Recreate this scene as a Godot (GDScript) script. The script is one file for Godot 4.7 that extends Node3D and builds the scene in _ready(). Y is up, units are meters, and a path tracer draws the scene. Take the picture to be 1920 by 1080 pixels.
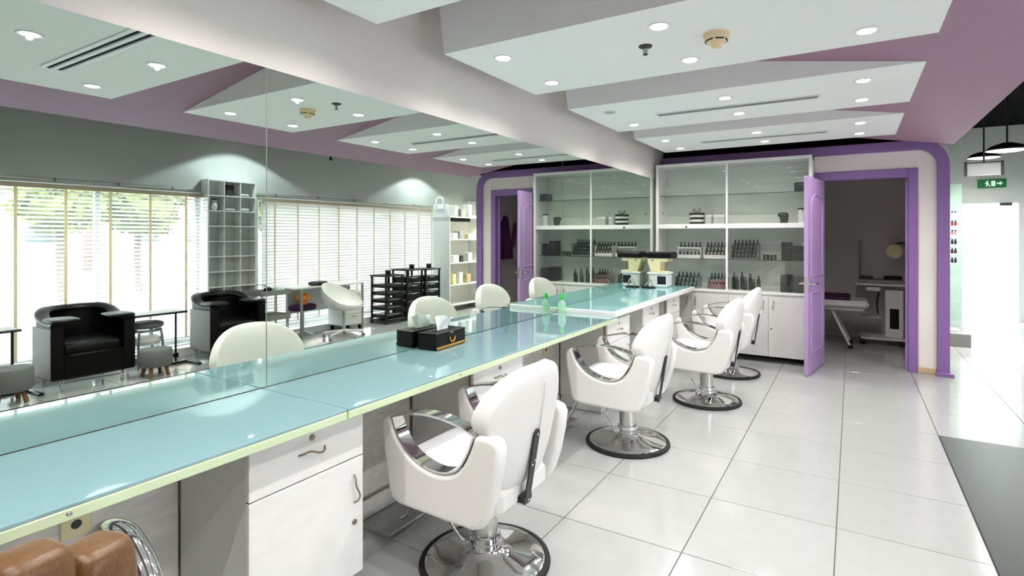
extends Node3D
# A beauty salon: a long mirror wall with a glass dressing counter and styling chairs,
# windows with blinds on the opposite side (seen in the mirror).
# World: mirror plane x = 0, room towards +x, depth towards -z. V(x, y, d) takes depth as positive.

const F_PX := 1013.0
const PX := 993.0
const PY := 442.5
const EYE := 1.44
const CAM_X := 2.14
const SLOPE := 0.167

var M := {}
var used := {}
var mesh_cache := {}
var rng := RandomNumberGenerator.new()

func V(x: float, y: float, d: float) -> Vector3:
	return Vector3(x, y, -d)

# ------------------------------------------------------------------ nodes
func numbered(parent: Node, called: String) -> String:
	var key := str(parent.get_instance_id()) + "/" + called
	var n: int = used.get(key, 0)
	used[key] = n + 1
	return called if n == 0 else "%s_%03d" % [called, n]

func thing(called: String, label: String, category: String, at := Vector3.ZERO, turn := 0.0, group := "", kind := "") -> Node3D:
	var o := Node3D.new()
	o.name = numbered(self, called)
	add_child(o)
	o.position = at
	o.rotation.y = turn
	o.set_meta("label", label)
	o.set_meta("category", category)
	if group != "": o.set_meta("group", group)
	if kind != "": o.set_meta("kind", kind)
	return o

func part(called: String, mesh: Mesh, mat: Material, parent: Node, at := Vector3.ZERO, rot := Vector3.ZERO, label := "") -> MeshInstance3D:
	var o := MeshInstance3D.new()
	o.name = numbered(parent, called)
	o.mesh = mesh
	o.material_override = mat
	o.cast_shadow = GeometryInstance3D.SHADOW_CASTING_SETTING_ON
	parent.add_child(o)
	o.position = at
	o.rotation = rot
	if label != "": o.set_meta("label", label)
	return o

func solo(called: String, label: String, category: String, mesh: Mesh, mat: Material, at := Vector3.ZERO, rot := Vector3.ZERO, group := "") -> MeshInstance3D:
	var o := part(called, mesh, mat, self, at, rot, label)
	o.set_meta("category", category)
	if group != "": o.set_meta("group", group)
	return o

func struct(called: String, mesh: Mesh, mat: Material, at := Vector3.ZERO, label := "", category := "", rot := Vector3.ZERO) -> MeshInstance3D:
	var o := part(called, mesh, mat, self, at, rot, label)
	if category != "": o.set_meta("category", category)
	o.set_meta("kind", "structure")
	return o

func copy(src: Node3D, base: String, at: Vector3, turn := 0.0, label := "") -> Node3D:
	var c: Node3D = src.duplicate()
	c.name = numbered(self, base)
	add_child(c)
	c.position = at
	c.rotation.y = turn
	if label != "": c.set_meta("label", label)
	return c

# ------------------------------------------------------------------ meshes
func tri(st: SurfaceTool, a: Vector3, b: Vector3, c: Vector3, na: Vector3, nb: Vector3, nc: Vector3, u := 1.0) -> void:
	var fn := (a - c).cross(a - b)
	if fn.dot(na + nb + nc) < 0.0:
		var t := b; b = c; c = t
		var tn := nb; nb = nc; nc = tn
	st.set_normal(na); st.set_uv(Vector2(a.x + a.z, a.y)); st.add_vertex(a)
	st.set_normal(nb); st.set_uv(Vector2(b.x + b.z, b.y)); st.add_vertex(b)
	st.set_normal(nc); st.set_uv(Vector2(c.x + c.z, c.y)); st.add_vertex(c)

func quad(st: SurfaceTool, a: Vector3, b: Vector3, c: Vector3, d: Vector3, n: Vector3) -> void:
	tri(st, a, b, c, n, n, n)
	tri(st, a, c, d, n, n, n)

func quadn(st: SurfaceTool, p: Array, n: Array) -> void:
	tri(st, p[0], p[1], p[2], n[0], n[1], n[2])
	tri(st, p[0], p[2], p[3], n[0], n[2], n[3])

func new_st() -> SurfaceTool:
	var st := SurfaceTool.new()
	st.begin(Mesh.PRIMITIVE_TRIANGLES)
	return st

# chamfered box, centred
func cb(sx: float, sy: float, sz: float, b := 0.004) -> Mesh:
	var key := "cb%.4f,%.4f,%.4f,%.4f" % [sx, sy, sz, b]
	if mesh_cache.has(key): return mesh_cache[key]
	b = minf(b, 0.45 * minf(sx, minf(sy, sz)))
	var st := new_st()
	var h := Vector3(sx, sy, sz) * 0.5
	for ax in 3:
		var u := (ax + 1) % 3
		var w := (ax + 2) % 3
		for s in [-1.0, 1.0]:
			var n := Vector3.ZERO; n[ax] = s
			var q := []
			for k in [[-1, -1], [1, -1], [1, 1], [-1, 1]]:
				var p := Vector3.ZERO
				p[ax] = s * h[ax]; p[u] = k[0] * (h[u] - b); p[w] = k[1] * (h[w] - b)
				q.append(p)
			quad(st, q[0], q[1], q[2], q[3], n)
			for t in [-1.0, 1.0]:
				# edge along w, between axis ax (sign s) and u (sign t)
				var nn := Vector3.ZERO; nn[ax] = s; nn[u] = t
				var a := Vector3.ZERO; a[ax] = s * h[ax]; a[u] = t * (h[u] - b); a[w] = -(h[w] - b)
				var a2 := a; a2[w] = h[w] - b
				var c := Vector3.ZERO; c[ax] = s * (h[ax] - b); c[u] = t * h[u]; c[w] = h[w] - b
				var c2 := c; c2[w] = -(h[w] - b)
				quad(st, a, a2, c, c2, nn.normalized())
	for x in [-1.0, 1.0]:
		for y in [-1.0, 1.0]:
			for z in [-1.0, 1.0]:
				var n := Vector3(x, y, z).normalized()
				tri(st, Vector3(x * h.x, y * (h.y - b), z * (h.z - b)), Vector3(x * (h.x - b), y * h.y, z * (h.z - b)), Vector3(x * (h.x - b), y * (h.y - b), z * h.z), n, n, n)
	var m := st.commit()
	mesh_cache[key] = m
	return m

# surface of revolution about y; profile of (r, y) from bottom/outside to top; sharp corners over 40 degrees
func lathe(prof: Array, seg := 24, arc := TAU) -> Mesh:
	var st := new_st()
	var n := prof.size()
	var sn := []
	for i in n - 1:
		var d: Vector2 = prof[i + 1] - prof[i]
		sn.append(Vector2(d.y, -d.x).normalized() if d.length() > 0.0 else Vector2.RIGHT)
	for i in n - 1:
		var n0: Vector2 = sn[i]
		var n1: Vector2 = sn[i]
		if i > 0 and sn[i - 1].dot(sn[i]) > 0.76: n0 = (sn[i - 1] + sn[i]).normalized()
		if i < n - 2 and sn[i + 1].dot(sn[i]) > 0.76: n1 = (sn[i + 1] + sn[i]).normalized()
		for k in seg:
			var a := arc * k / seg
			var b := arc * (k + 1) / seg
			var ca := Vector3(cos(a), 0, sin(a))
			var cbv := Vector3(cos(b), 0, sin(b))
			var p: Array = [ca * prof[i].x + Vector3.UP * prof[i].y, cbv * prof[i].x + Vector3.UP * prof[i].y, cbv * prof[i + 1].x + Vector3.UP * prof[i + 1].y, ca * prof[i + 1].x + Vector3.UP * prof[i + 1].y]
			var q: Array = [ca * n0.x + Vector3.UP * n0.y, cbv * n0.x + Vector3.UP * n0.y, cbv * n1.x + Vector3.UP * n1.y, ca * n1.x + Vector3.UP * n1.y]
			if prof[i].x > 1e-5: tri(st, p[0], p[1], p[2], q[0], q[1], q[2])
			if prof[i + 1].x > 1e-5: tri(st, p[0], p[2], p[3], q[0], q[2], q[3])
	return st.commit()

func cyl(r: float, h: float, seg := 20, b := 0.002) -> Mesh:
	var key := "cy%.4f,%.4f,%d,%.4f" % [r, h, seg, b]
	if not mesh_cache.has(key):
		mesh_cache[key] = lathe([Vector2(0, 0), Vector2(r - b, 0), Vector2(r, b), Vector2(r, h - b), Vector2(r - b, h), Vector2(0, h)], seg)
	return mesh_cache[key]

func frames(pts: Array, closed: bool) -> Array:
	var out := []
	var n := pts.size()
	var up := Vector3.ZERO
	for i in n:
		var t: Vector3
		if closed: t = pts[(i + 1) % n] - pts[(i + n - 1) % n]
		elif i == 0: t = pts[1] - pts[0]
		elif i == n - 1: t = pts[n - 1] - pts[n - 2]
		else: t = (pts[i + 1] - pts[i]).normalized() + (pts[i] - pts[i - 1]).normalized()
		t = t.normalized()
		if up == Vector3.ZERO: up = Vector3.UP if absf(t.y) < 0.9 else Vector3.RIGHT
		var s := t.cross(up).normalized()
		up = s.cross(t).normalized()
		out.append([s, up, t])
	return out

func tube(pts: Array, r: float, seg := 8, closed := false, flat := 1.0) -> Mesh:
	var st := new_st()
	var fr := frames(pts, closed)
	var n := pts.size()
	for i in (n if closed else n - 1):
		var j := (i + 1) % n
		for k in seg:
			var q := []
			var nn := []
			for e in [[i, k], [i, k + 1], [j, k + 1], [j, k]]:
				var a: float = TAU * e[1] / seg
				var d: Vector3 = fr[e[0]][0] * cos(a) + fr[e[0]][1] * sin(a) * flat
				q.append(pts[e[0]] + d * r)
				nn.append((fr[e[0]][0] * cos(a) * flat + fr[e[0]][1] * sin(a)).normalized())
			quadn(st, q, nn)
	if not closed:
		for e in [0, n - 1]:
			var nv: Vector3 = fr[e][2] * (-1.0 if e == 0 else 1.0)
			for k in seg:
				var a := TAU * k / seg
				var b := TAU * (k + 1) / seg
				tri(st, pts[e], pts[e] + (fr[e][0] * cos(a) + fr[e][1] * sin(a) * flat) * r, pts[e] + (fr[e][0] * cos(b) + fr[e][1] * sin(b) * flat) * r, nv, nv, nv)
	return st.commit()

# Catmull-Rom smoothing of a point list (Vector2 or Vector3)
func smooth(pts: Array, n := 6, closed := false) -> Array:
	var out := []
	var c := pts.size()
	for i in (c if closed else c - 1):
		var p0 = pts[(i - 1 + c) % c] if closed or i > 0 else pts[0]
		var p1 = pts[i]
		var p2 = pts[(i + 1) % c]
		var p3 = pts[(i + 2) % c] if closed or i < c - 2 else pts[c - 1]
		for k in n:
			var t := float(k) / n
			out.append(0.5 * (2.0 * p1 + (p2 - p0) * t + (2.0 * p0 - 5.0 * p1 + 4.0 * p2 - p3) * t * t + (3.0 * p1 - p0 - 3.0 * p2 + p3) * t * t * t))
	if not closed: out.append(pts[c - 1])
	return out

# round the corners of a polygon: each point is [Vector2, radius]
func rounded(pts: Array, seg := 5) -> Array:
	var out := []
	var n := pts.size()
	for i in n:
		var p: Vector2 = pts[i][0]
		var r: float = pts[i][1]
		if r <= 0.0:
			out.append(p); continue
		var a: Vector2 = (pts[(i + n - 1) % n][0] - p).normalized()
		var b: Vector2 = (pts[(i + 1) % n][0] - p).normalized()
		var half := acos(clampf(a.dot(b), -1, 1)) * 0.5
		var d := r / tan(half)
		var c: Vector2 = p + (a + b).normalized() * (r / sin(half))
		var s := p + a * d - c
		var e := p + b * d - c
		var ang := s.angle_to(e)
		for k in seg + 1:
			out.append(c + s.rotated(ang * k / seg))
	return out

# extruded polygon (x, y) centred in z, with rounded rims
func slab(poly: Array, depth: float, bev := 0.0, rings := 3, flat_sides := false) -> Mesh:
	var st := new_st()
	var n := poly.size()
	var area := 0.0
	for i in n:
		area += poly[i].cross(poly[(i + 1) % n])
	var sg := signf(area)
	var en := []
	for i in n:
		var d: Vector2 = (poly[(i + 1) % n] - poly[i]).normalized()
		en.append(Vector2(d.y, -d.x) * sg)
	var vn := []
	for i in n:
		vn.append((en[i] + en[(i + n - 1) % n]).normalized())
	var lay := []
	if bev > 0.0:
		for k in rings + 1:
			var a := PI * 0.5 * k / rings
			lay.append([bev * (1.0 - sin(a)), depth * 0.5 - bev * (1.0 - cos(a)), a])
	else:
		lay.append([0.0, depth * 0.5, PI * 0.5])
	# front rim down to the back rim
	var ring := []
	for l in lay:
		ring.append([l[0], l[1], cos(l[2]) if bev > 0.0 else 0.0, sin(l[2])])
	for k in range(lay.size() - 1, -1, -1):
		var l: Array = lay[k]
		ring.append([l[0], -l[1], -cos(l[2]) if bev > 0.0 else 0.0, sin(l[2])])
	for k in ring.size() - 1:
		for i in n:
			var j := (i + 1) % n
			var q := []
			var nn := []
			for e in [[k, i], [k, j], [k + 1, j], [k + 1, i]]:
				var r: Array = ring[e[0]]
				var p2: Vector2 = poly[e[1]] - vn[e[1]] * r[0]
				q.append(Vector3(p2.x, p2.y, r[1]))
				var w: Vector2 = en[i] if flat_sides else vn[e[1]]
				nn.append(Vector3(w.x * r[3], w.y * r[3], r[2]).normalized())
			quadn(st, q, nn)
	var inset := PackedVector2Array()
	for i in n:
		inset.append(poly[i] - vn[i] * (bev if bev > 0.0 else 0.0))
	var idx := Geometry2D.triangulate_polygon(inset)
	for k in range(0, idx.size(), 3):
		for s in [1.0, -1.0]:
			var nv := Vector3(0, 0, s)
			var a := inset[idx[k]]
			var b := inset[idx[k + 1]]
			var c := inset[idx[k + 2]]
			tri(st, Vector3(a.x, a.y, s * depth * 0.5), Vector3(b.x, b.y, s * depth * 0.5), Vector3(c.x, c.y, s * depth * 0.5), nv, nv, nv)
	return st.commit()

# flat band of given width (in z) and thickness swept along a closed or open x-y curve
func ribbon(pts: Array, width: float, thick: float, closed := true) -> Mesh:
	var st := new_st()
	var n := pts.size()
	var nor := []
	for i in n:
		var d: Vector2
		if closed: d = pts[(i + 1) % n] - pts[(i + n - 1) % n]
		else: d = pts[mini(i + 1, n - 1)] - pts[maxi(i - 1, 0)]
		d = d.normalized()
		nor.append(Vector2(d.y, -d.x))
	for i in (n if closed else n - 1):
		var j := (i + 1) % n
		for s in [1.0, -1.0]:
			var q := []
			var nn := []
			for e in [[i, -1.0], [i, 1.0], [j, 1.0], [j, -1.0]]:
				var p: Vector2 = pts[e[0]] + nor[e[0]] * s * thick * 0.5
				q.append(Vector3(p.x, p.y, e[1] * width * 0.5))
				nn.append(Vector3(nor[e[0]].x * s, nor[e[0]].y * s, 0))
			quadn(st, q, nn)
			var z: float = s * width * 0.5
			var a: Vector2 = pts[i] + nor[i] * thick * 0.5
			var b: Vector2 = pts[i] - nor[i] * thick * 0.5
			var c: Vector2 = pts[j] - nor[j] * thick * 0.5
			var d2: Vector2 = pts[j] + nor[j] * thick * 0.5
			quad(st, Vector3(a.x, a.y, z), Vector3(b.x, b.y, z), Vector3(c.x, c.y, z), Vector3(d2.x, d2.y, z), Vector3(0, 0, s))
	return st.commit()

# pillow-like superellipsoid
func puff(sx: float, sy: float, sz: float, e1 := 0.5, e2 := 0.5, nu := 24, nv := 12) -> Mesh:
	var st := new_st()
	var pt := func(u: float, v: float, ee1: float, ee2: float) -> Vector3:
		var cu := cos(u); var su := sin(u); var cv := cos(v); var sv := sin(v)
		return Vector3(signf(cv) * pow(absf(cv), ee1) * signf(cu) * pow(absf(cu), ee2), signf(sv) * pow(absf(sv), ee1), signf(cv) * pow(absf(cv), ee1) * signf(su) * pow(absf(su), ee2))
	var h := Vector3(sx, sy, sz) * 0.5
	for i in nu:
		for j in nv:
			var q := []
			var nn := []
			for e in [[i, j], [i + 1, j], [i + 1, j + 1], [i, j + 1]]:
				var u: float = TAU * e[0] / nu + 0.001
				var v: float = -PI * 0.5 + PI * e[1] / nv
				q.append(pt.call(u, v, e1, e2) * h)
				nn.append((pt.call(u, v, 2.0 - e1, 2.0 - e2) / h).normalized())
			quadn(st, q, nn)
	return st.commit()

func deform(mesh: Mesh, f: Callable) -> Mesh:
	var arr := mesh.surface_get_arrays(0)
	var vs: PackedVector3Array = arr[Mesh.ARRAY_VERTEX]
	var st := new_st()
	st.set_smooth_group(0)
	for v in vs:
		st.set_uv(Vector2(v.x + v.z, v.y))
		st.add_vertex(f.call(v))
	st.index()
	st.generate_normals()
	return st.commit()

func join(list: Array) -> Mesh:
	var st := SurfaceTool.new()
	st.begin(Mesh.PRIMITIVE_TRIANGLES)
	for e in list:
		var x: Transform3D = e[1] if e[1] is Transform3D else Transform3D(Basis(), e[1])
		st.append_from(e[0], 0, x)
	return st.commit()

# ------------------------------------------------------------------ materials
func mat(c: Color, rough := 0.6, metal := 0.0, spec := 0.5) -> StandardMaterial3D:
	var m := StandardMaterial3D.new()
	m.albedo_color = c
	m.roughness = rough
	m.metallic = metal
	m.metallic_specular = spec
	return m

func noise_tex(freq: float, lo: Color, hi: Color, sd: int, size := 256, type := FastNoiseLite.TYPE_SIMPLEX_SMOOTH, stretch := 1.0) -> ImageTexture:
	var f := FastNoiseLite.new()
	f.seed = sd
	f.noise_type = type
	f.frequency = freq
	f.fractal_octaves = 4
	var im := Image.create(size, size, false, Image.FORMAT_RGB8)
	for y in size:
		for x in size:
			# seamless by sampling a torus
			var a := TAU * x / size
			var b := TAU * y / size
			var r := size / TAU
			var v := f.get_noise_3d((2.0 * r + r * cos(b)) * cos(a), (2.0 * r + r * cos(b)) * sin(a), r * sin(b) * stretch)
			im.set_pixel(x, y, lo.lerp(hi, clampf(v * 0.9 + 0.5, 0, 1)))
	im.generate_mipmaps()
	return ImageTexture.create_from_image(im)

func tex_mat(t: Texture2D, rough: float, scale: float, spec := 0.5) -> StandardMaterial3D:
	var m := mat(Color.WHITE, rough, 0.0, spec)
	m.albedo_texture = t
	m.uv1_triplanar = true
	m.uv1_world_triplanar = true
	m.uv1_scale = Vector3.ONE * scale
	return m

func pane(c: Color, alpha: float) -> StandardMaterial3D:
	var m := mat(Color(c.r, c.g, c.b, alpha), 0.0)
	m.transparency = BaseMaterial3D.TRANSPARENCY_ALPHA
	return m

func glow(c: Color, e: float) -> StandardMaterial3D:
	var m := mat(c, 0.5)
	m.emission_enabled = true
	m.emission = c
	m.emission_energy_multiplier = e
	return m

func make_materials() -> void:
	M.white_paint = mat(Color(0.95, 0.92, 0.90), 0.8)
	M.panel_white = mat(Color(0.97, 0.97, 0.96), 0.75)
	M.mauve = mat(Color(0.61, 0.465, 0.535), 0.7)
	M.purple = mat(Color(0.56, 0.42, 0.65), 0.45)
	M.purple_door = mat(Color(0.70, 0.57, 0.77), 0.4)
	M.grey_wall = mat(Color(0.80, 0.81, 0.80), 0.8)
	M.cabinet_back = mat(Color(0.84, 0.87, 0.83), 0.7)
	M.black_paint = mat(Color(0.012, 0.012, 0.013), 0.9, 0.0, 0.2)
	M.grout = mat(Color(0.40, 0.39, 0.37), 0.9)
	M.tiles = []
	for k in 3:
		var base := 0.675 + 0.006 * k
		var m := tex_mat(noise_tex(0.02, Color(base - 0.010, base - 0.004, base - 0.010), Color(base + 0.002, base + 0.008, base + 0.002), 11 + k), 0.13, 1.3)
		M.tiles.append(m)
	M.mat_black = tex_mat(noise_tex(0.2, Color(0.125, 0.135, 0.14), Color(0.16, 0.17, 0.175), 5), 0.42, 6.0)
	var mir := mat(Color(0.86, 0.90, 0.865), 0.0, 1.0)
	M.mirror = mir
	M.mirror_edge = mat(Color(0.80, 0.84, 0.82), 0.2)
	M.aqua = mat(Color(0.54, 0.68, 0.71), 0.04, 0.0, 0.6)
	M.aqua.clearcoat_enabled = true
	M.aqua.clearcoat = 0.6
	M.aqua.clearcoat_roughness = 0.02
	M.aqua2 = mat(Color(0.56, 0.76, 0.77), 0.05, 0.0, 0.6)
	M.glass_edge = mat(Color(0.82, 0.89, 0.74), 0.12)
	M.glass_line = mat(Color(0.25, 0.45, 0.44), 0.2)
	var grain := noise_tex(0.03, Color(0.905, 0.90, 0.89), Color(0.925, 0.92, 0.91), 21, 256, FastNoiseLite.TYPE_SIMPLEX_SMOOTH, 6.0)
	M.laminate = tex_mat(grain, 0.35, 0.8)
	M.laminate_grain = tex_mat(noise_tex(0.035, Color(0.86, 0.84, 0.81), Color(0.92, 0.905, 0.885), 23, 256, FastNoiseLite.TYPE_SIMPLEX_SMOOTH, 5.0), 0.5, 0.9)
	M.laminate_grey = mat(Color(0.86, 0.86, 0.845), 0.4)
	M.brown_edge = mat(Color(0.62, 0.53, 0.47), 0.7)
	M.gap = mat(Color(0.05, 0.05, 0.05), 0.9)
	M.brass = mat(Color(0.62, 0.56, 0.48), 0.3, 1.0)
	M.chrome = mat(Color(0.86, 0.86, 0.86), 0.06, 1.0)
	M.chrome_soft = mat(Color(0.80, 0.80, 0.77), 0.22, 1.0)
	M.steel = mat(Color(0.66, 0.67, 0.66), 0.35, 0.9)
	M.leather_white = tex_mat(noise_tex(0.12, Color(0.865, 0.855, 0.84), Color(0.91, 0.90, 0.89), 31), 0.42, 5.0)
	M.leather_seat = tex_mat(noise_tex(0.12, Color(0.90, 0.90, 0.92), Color(0.94, 0.94, 0.96), 32), 0.4, 5.0)
	M.seam = mat(Color(0.82, 0.80, 0.78), 0.5)
	M.black_metal = mat(Color(0.03, 0.03, 0.033), 0.35)
	M.rubber = mat(Color(0.025, 0.025, 0.025), 0.6)
	M.brown_leather = tex_mat(noise_tex(0.06, Color(0.33, 0.22, 0.12), Color(0.47, 0.34, 0.20), 41), 0.34, 6.0)
	M.brown_piping = mat(Color(0.20, 0.12, 0.06), 0.5)
	M.black_leather = tex_mat(noise_tex(0.1, Color(0.010, 0.010, 0.011), Color(0.022, 0.022, 0.024), 43), 0.36, 5.0, 0.35)
	M.grey_leather = mat(Color(0.42, 0.40, 0.37), 0.5)
	M.grey_fabric = tex_mat(noise_tex(0.3, Color(0.40, 0.41, 0.40), Color(0.52, 0.53, 0.52), 45), 0.9, 8.0)
	M.wood_leg = tex_mat(noise_tex(0.04, Color(0.40, 0.26, 0.15), Color(0.58, 0.42, 0.27), 47, 128, FastNoiseLite.TYPE_SIMPLEX_SMOOTH, 5.0), 0.5, 4.0)
	M.slat = mat(Color(0.88, 0.87, 0.85), 0.5)
	M.slat.backlight_enabled = true
	M.slat.backlight = Color(0.80, 0.79, 0.78)
	M.tape = mat(Color(0.92, 0.88, 0.78), 0.8)
	M.tape.backlight_enabled = true
	M.tape.backlight = Color(0.80, 0.75, 0.62)
	M.headrail = mat(Color(0.72, 0.66, 0.56), 0.5)
	M.alu = mat(Color(0.75, 0.76, 0.76), 0.4, 0.6)
	M.window_glass = pane(Color(0.9, 0.96, 0.94), 0.06)
	M.green_glass = pane(Color(0.70, 0.86, 0.78), 0.30)
	M.cab_glass = pane(Color(0.30, 0.40, 0.34), 0.07)
	M.shelf_glass = pane(Color(0.35, 0.52, 0.46), 0.3)
	M.shelf_edge = mat(Color(0.16, 0.26, 0.23), 0.2)
	M.white_plastic = mat(Color(0.92, 0.92, 0.91), 0.35)
	M.cream = mat(Color(0.93, 0.88, 0.70), 0.45)
	M.black_plastic = mat(Color(0.018, 0.018, 0.02), 0.42, 0.0, 0.35)
	M.navy = mat(Color(0.05, 0.08, 0.11), 0.3)
	M.grey_plastic = mat(Color(0.55, 0.55, 0.53), 0.5)
	M.dark_grey = mat(Color(0.20, 0.20, 0.20), 0.5)
	M.gold = mat(Color(0.85, 0.62, 0.28), 0.3, 0.8)
	M.tissue = mat(Color(0.93, 0.95, 0.96), 0.9)
	M.tissue.backlight_enabled = true
	M.tissue.backlight = Color(0.4, 0.4, 0.4)
	M.green_cap = mat(Color(0.10, 0.75, 0.22), 0.35)
	M.bottle_clear = pane(Color(0.80, 0.95, 0.86), 0.35)
	M.green_label = pane(Color(0.55, 0.92, 0.62), 0.35)
	M.lamp = glow(Color(1.0, 0.99, 0.96), 6.0)
	M.lamp_disc = glow(Color(1.0, 0.99, 0.96), 1.6)
	M.lamp_off = mat(Color(0.70, 0.70, 0.68), 0.4)
	M.lamp_ring = mat(Color(0.90, 0.90, 0.90), 0.4)
	M.smoke_cream = mat(Color(0.93, 0.83, 0.66), 0.5)
	M.red = mat(Color(0.50, 0.06, 0.09), 0.2)
	M.wine = mat(Color(0.20, 0.03, 0.06), 0.2)
	M.pink = mat(Color(0.72, 0.42, 0.45), 0.25)
	M.dark_bottle = mat(Color(0.06, 0.07, 0.075), 0.2)
	M.teal_dark = mat(Color(0.08, 0.13, 0.13), 0.25)
	M.orange = mat(Color(0.95, 0.52, 0.05), 0.6)
	M.purple_cloth = mat(Color(0.26, 0.10, 0.26), 0.9)
	M.robe = mat(Color(0.36, 0.12, 0.34), 0.95)
	M.exit_green = glow(Color(0.02, 0.36, 0.16), 0.35)
	M.exit_white = glow(Color(0.85, 0.95, 0.88), 0.35)
	M.beige = mat(Color(0.80, 0.70, 0.55), 0.7)
	M.room_wall = mat(Color(0.88, 0.86, 0.84), 0.85)
	M.pavement = tex_mat(noise_tex(0.05, Color(0.34, 0.34, 0.34), Color(0.44, 0.44, 0.44), 51), 0.9, 0.3)
	M.foliage = tex_mat(noise_tex(0.09, Color(0.20, 0.24, 0.05), Color(0.50, 0.50, 0.12), 53), 0.8, 1.2)
	M.bark = mat(Color(0.30, 0.24, 0.18), 0.9)
	M.concrete = mat(Color(0.55, 0.55, 0.55), 0.9)
	M.pink_stone = mat(Color(0.72, 0.55, 0.50), 0.9)
	M.dark_pane = mat(Color(0.12, 0.15, 0.18), 0.1)
	M.corridor = mat(Color(0.66, 0.74, 0.65), 0.6)
	M.sign_grey = mat(Color(0.74, 0.75, 0.76), 0.3)

func spot(at: Vector3, towards: Vector3, e: float, ang: float, size: float, c: Color, parent: Node = self, blend := 1.0) -> void:
	var l := SpotLight3D.new()
	l.name = numbered(parent, "lamp_light")
	parent.add_child(l)
	l.global_position = at
	l.look_at(at + towards, Vector3.RIGHT if absf(towards.normalized().y) > 0.9 else Vector3.UP)
	l.light_energy = e
	l.spot_angle = ang
	l.spot_angle_attenuation = blend
	l.spot_range = 14.0
	l.spot_attenuation = 2.0
	l.light_size = size
	l.light_color = c
	l.shadow_enabled = true

func canopy_y(x: float) -> float:
	return 2.44 + SLOPE * (2.505 - x)

func _ready() -> void:
	rng.seed = 7
	# ---------------------------------------------------------- camera, sky, sun, exposure
	var cam := Camera3D.new()
	cam.name = "camera"
	add_child(cam)
	cam.position = Vector3(CAM_X, EYE, 0)
	cam.rotation.y = atan((1598.0 - PX) / F_PX)
	var near := 0.05
	cam.keep_aspect = Camera3D.KEEP_HEIGHT
	cam.set_frustum(1080.0 / F_PX * near, Vector2((960.0 - PX) / F_PX * near, (PY - 540.0) / F_PX * near), near, 400.0)
	cam.current = true
	var env := Environment.new()
	env.background_mode = Environment.BG_SKY
	var sky := Sky.new()
	var sm := ProceduralSkyMaterial.new()
	sm.sky_top_color = Color(0.78, 0.84, 0.92)
	sm.sky_horizon_color = Color(0.95, 0.95, 0.94)
	sm.ground_bottom_color = Color(0.6, 0.6, 0.58)
	sm.ground_horizon_color = Color(0.88, 0.88, 0.87)
	sm.sky_energy_multiplier = 4.1
	sm.ground_energy_multiplier = 3.2
	sky.sky_material = sm
	env.sky = sky
	env.tonemap_mode = Environment.TONE_MAPPER_LINEAR
	env.tonemap_exposure = 1.22
	env.sdfgi_enabled = true
	env.ssao_enabled = true
	env.ssil_enabled = true
	var we := WorldEnvironment.new()
	we.name = "environment"
	we.environment = env
	add_child(we)
	var sun := DirectionalLight3D.new()
	sun.name = "sun"
	add_child(sun)
	sun.rotation = Vector3(deg_to_rad(-52), deg_to_rad(40), 0)
	sun.light_energy = 1.8
	sun.light_color = Color(1.0, 0.97, 0.91)
	sun.light_angular_distance = 0.6
	sun.shadow_enabled = true

	make_materials()
	build_shell()
	build_canopy()
	build_mirror_and_counter()
	build_back_cabinet()
	build_door_and_room()
	build_chairs()
	build_counter_things()
	build_windows()
	build_window_side()
	build_passage()
	build_outside()

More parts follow.
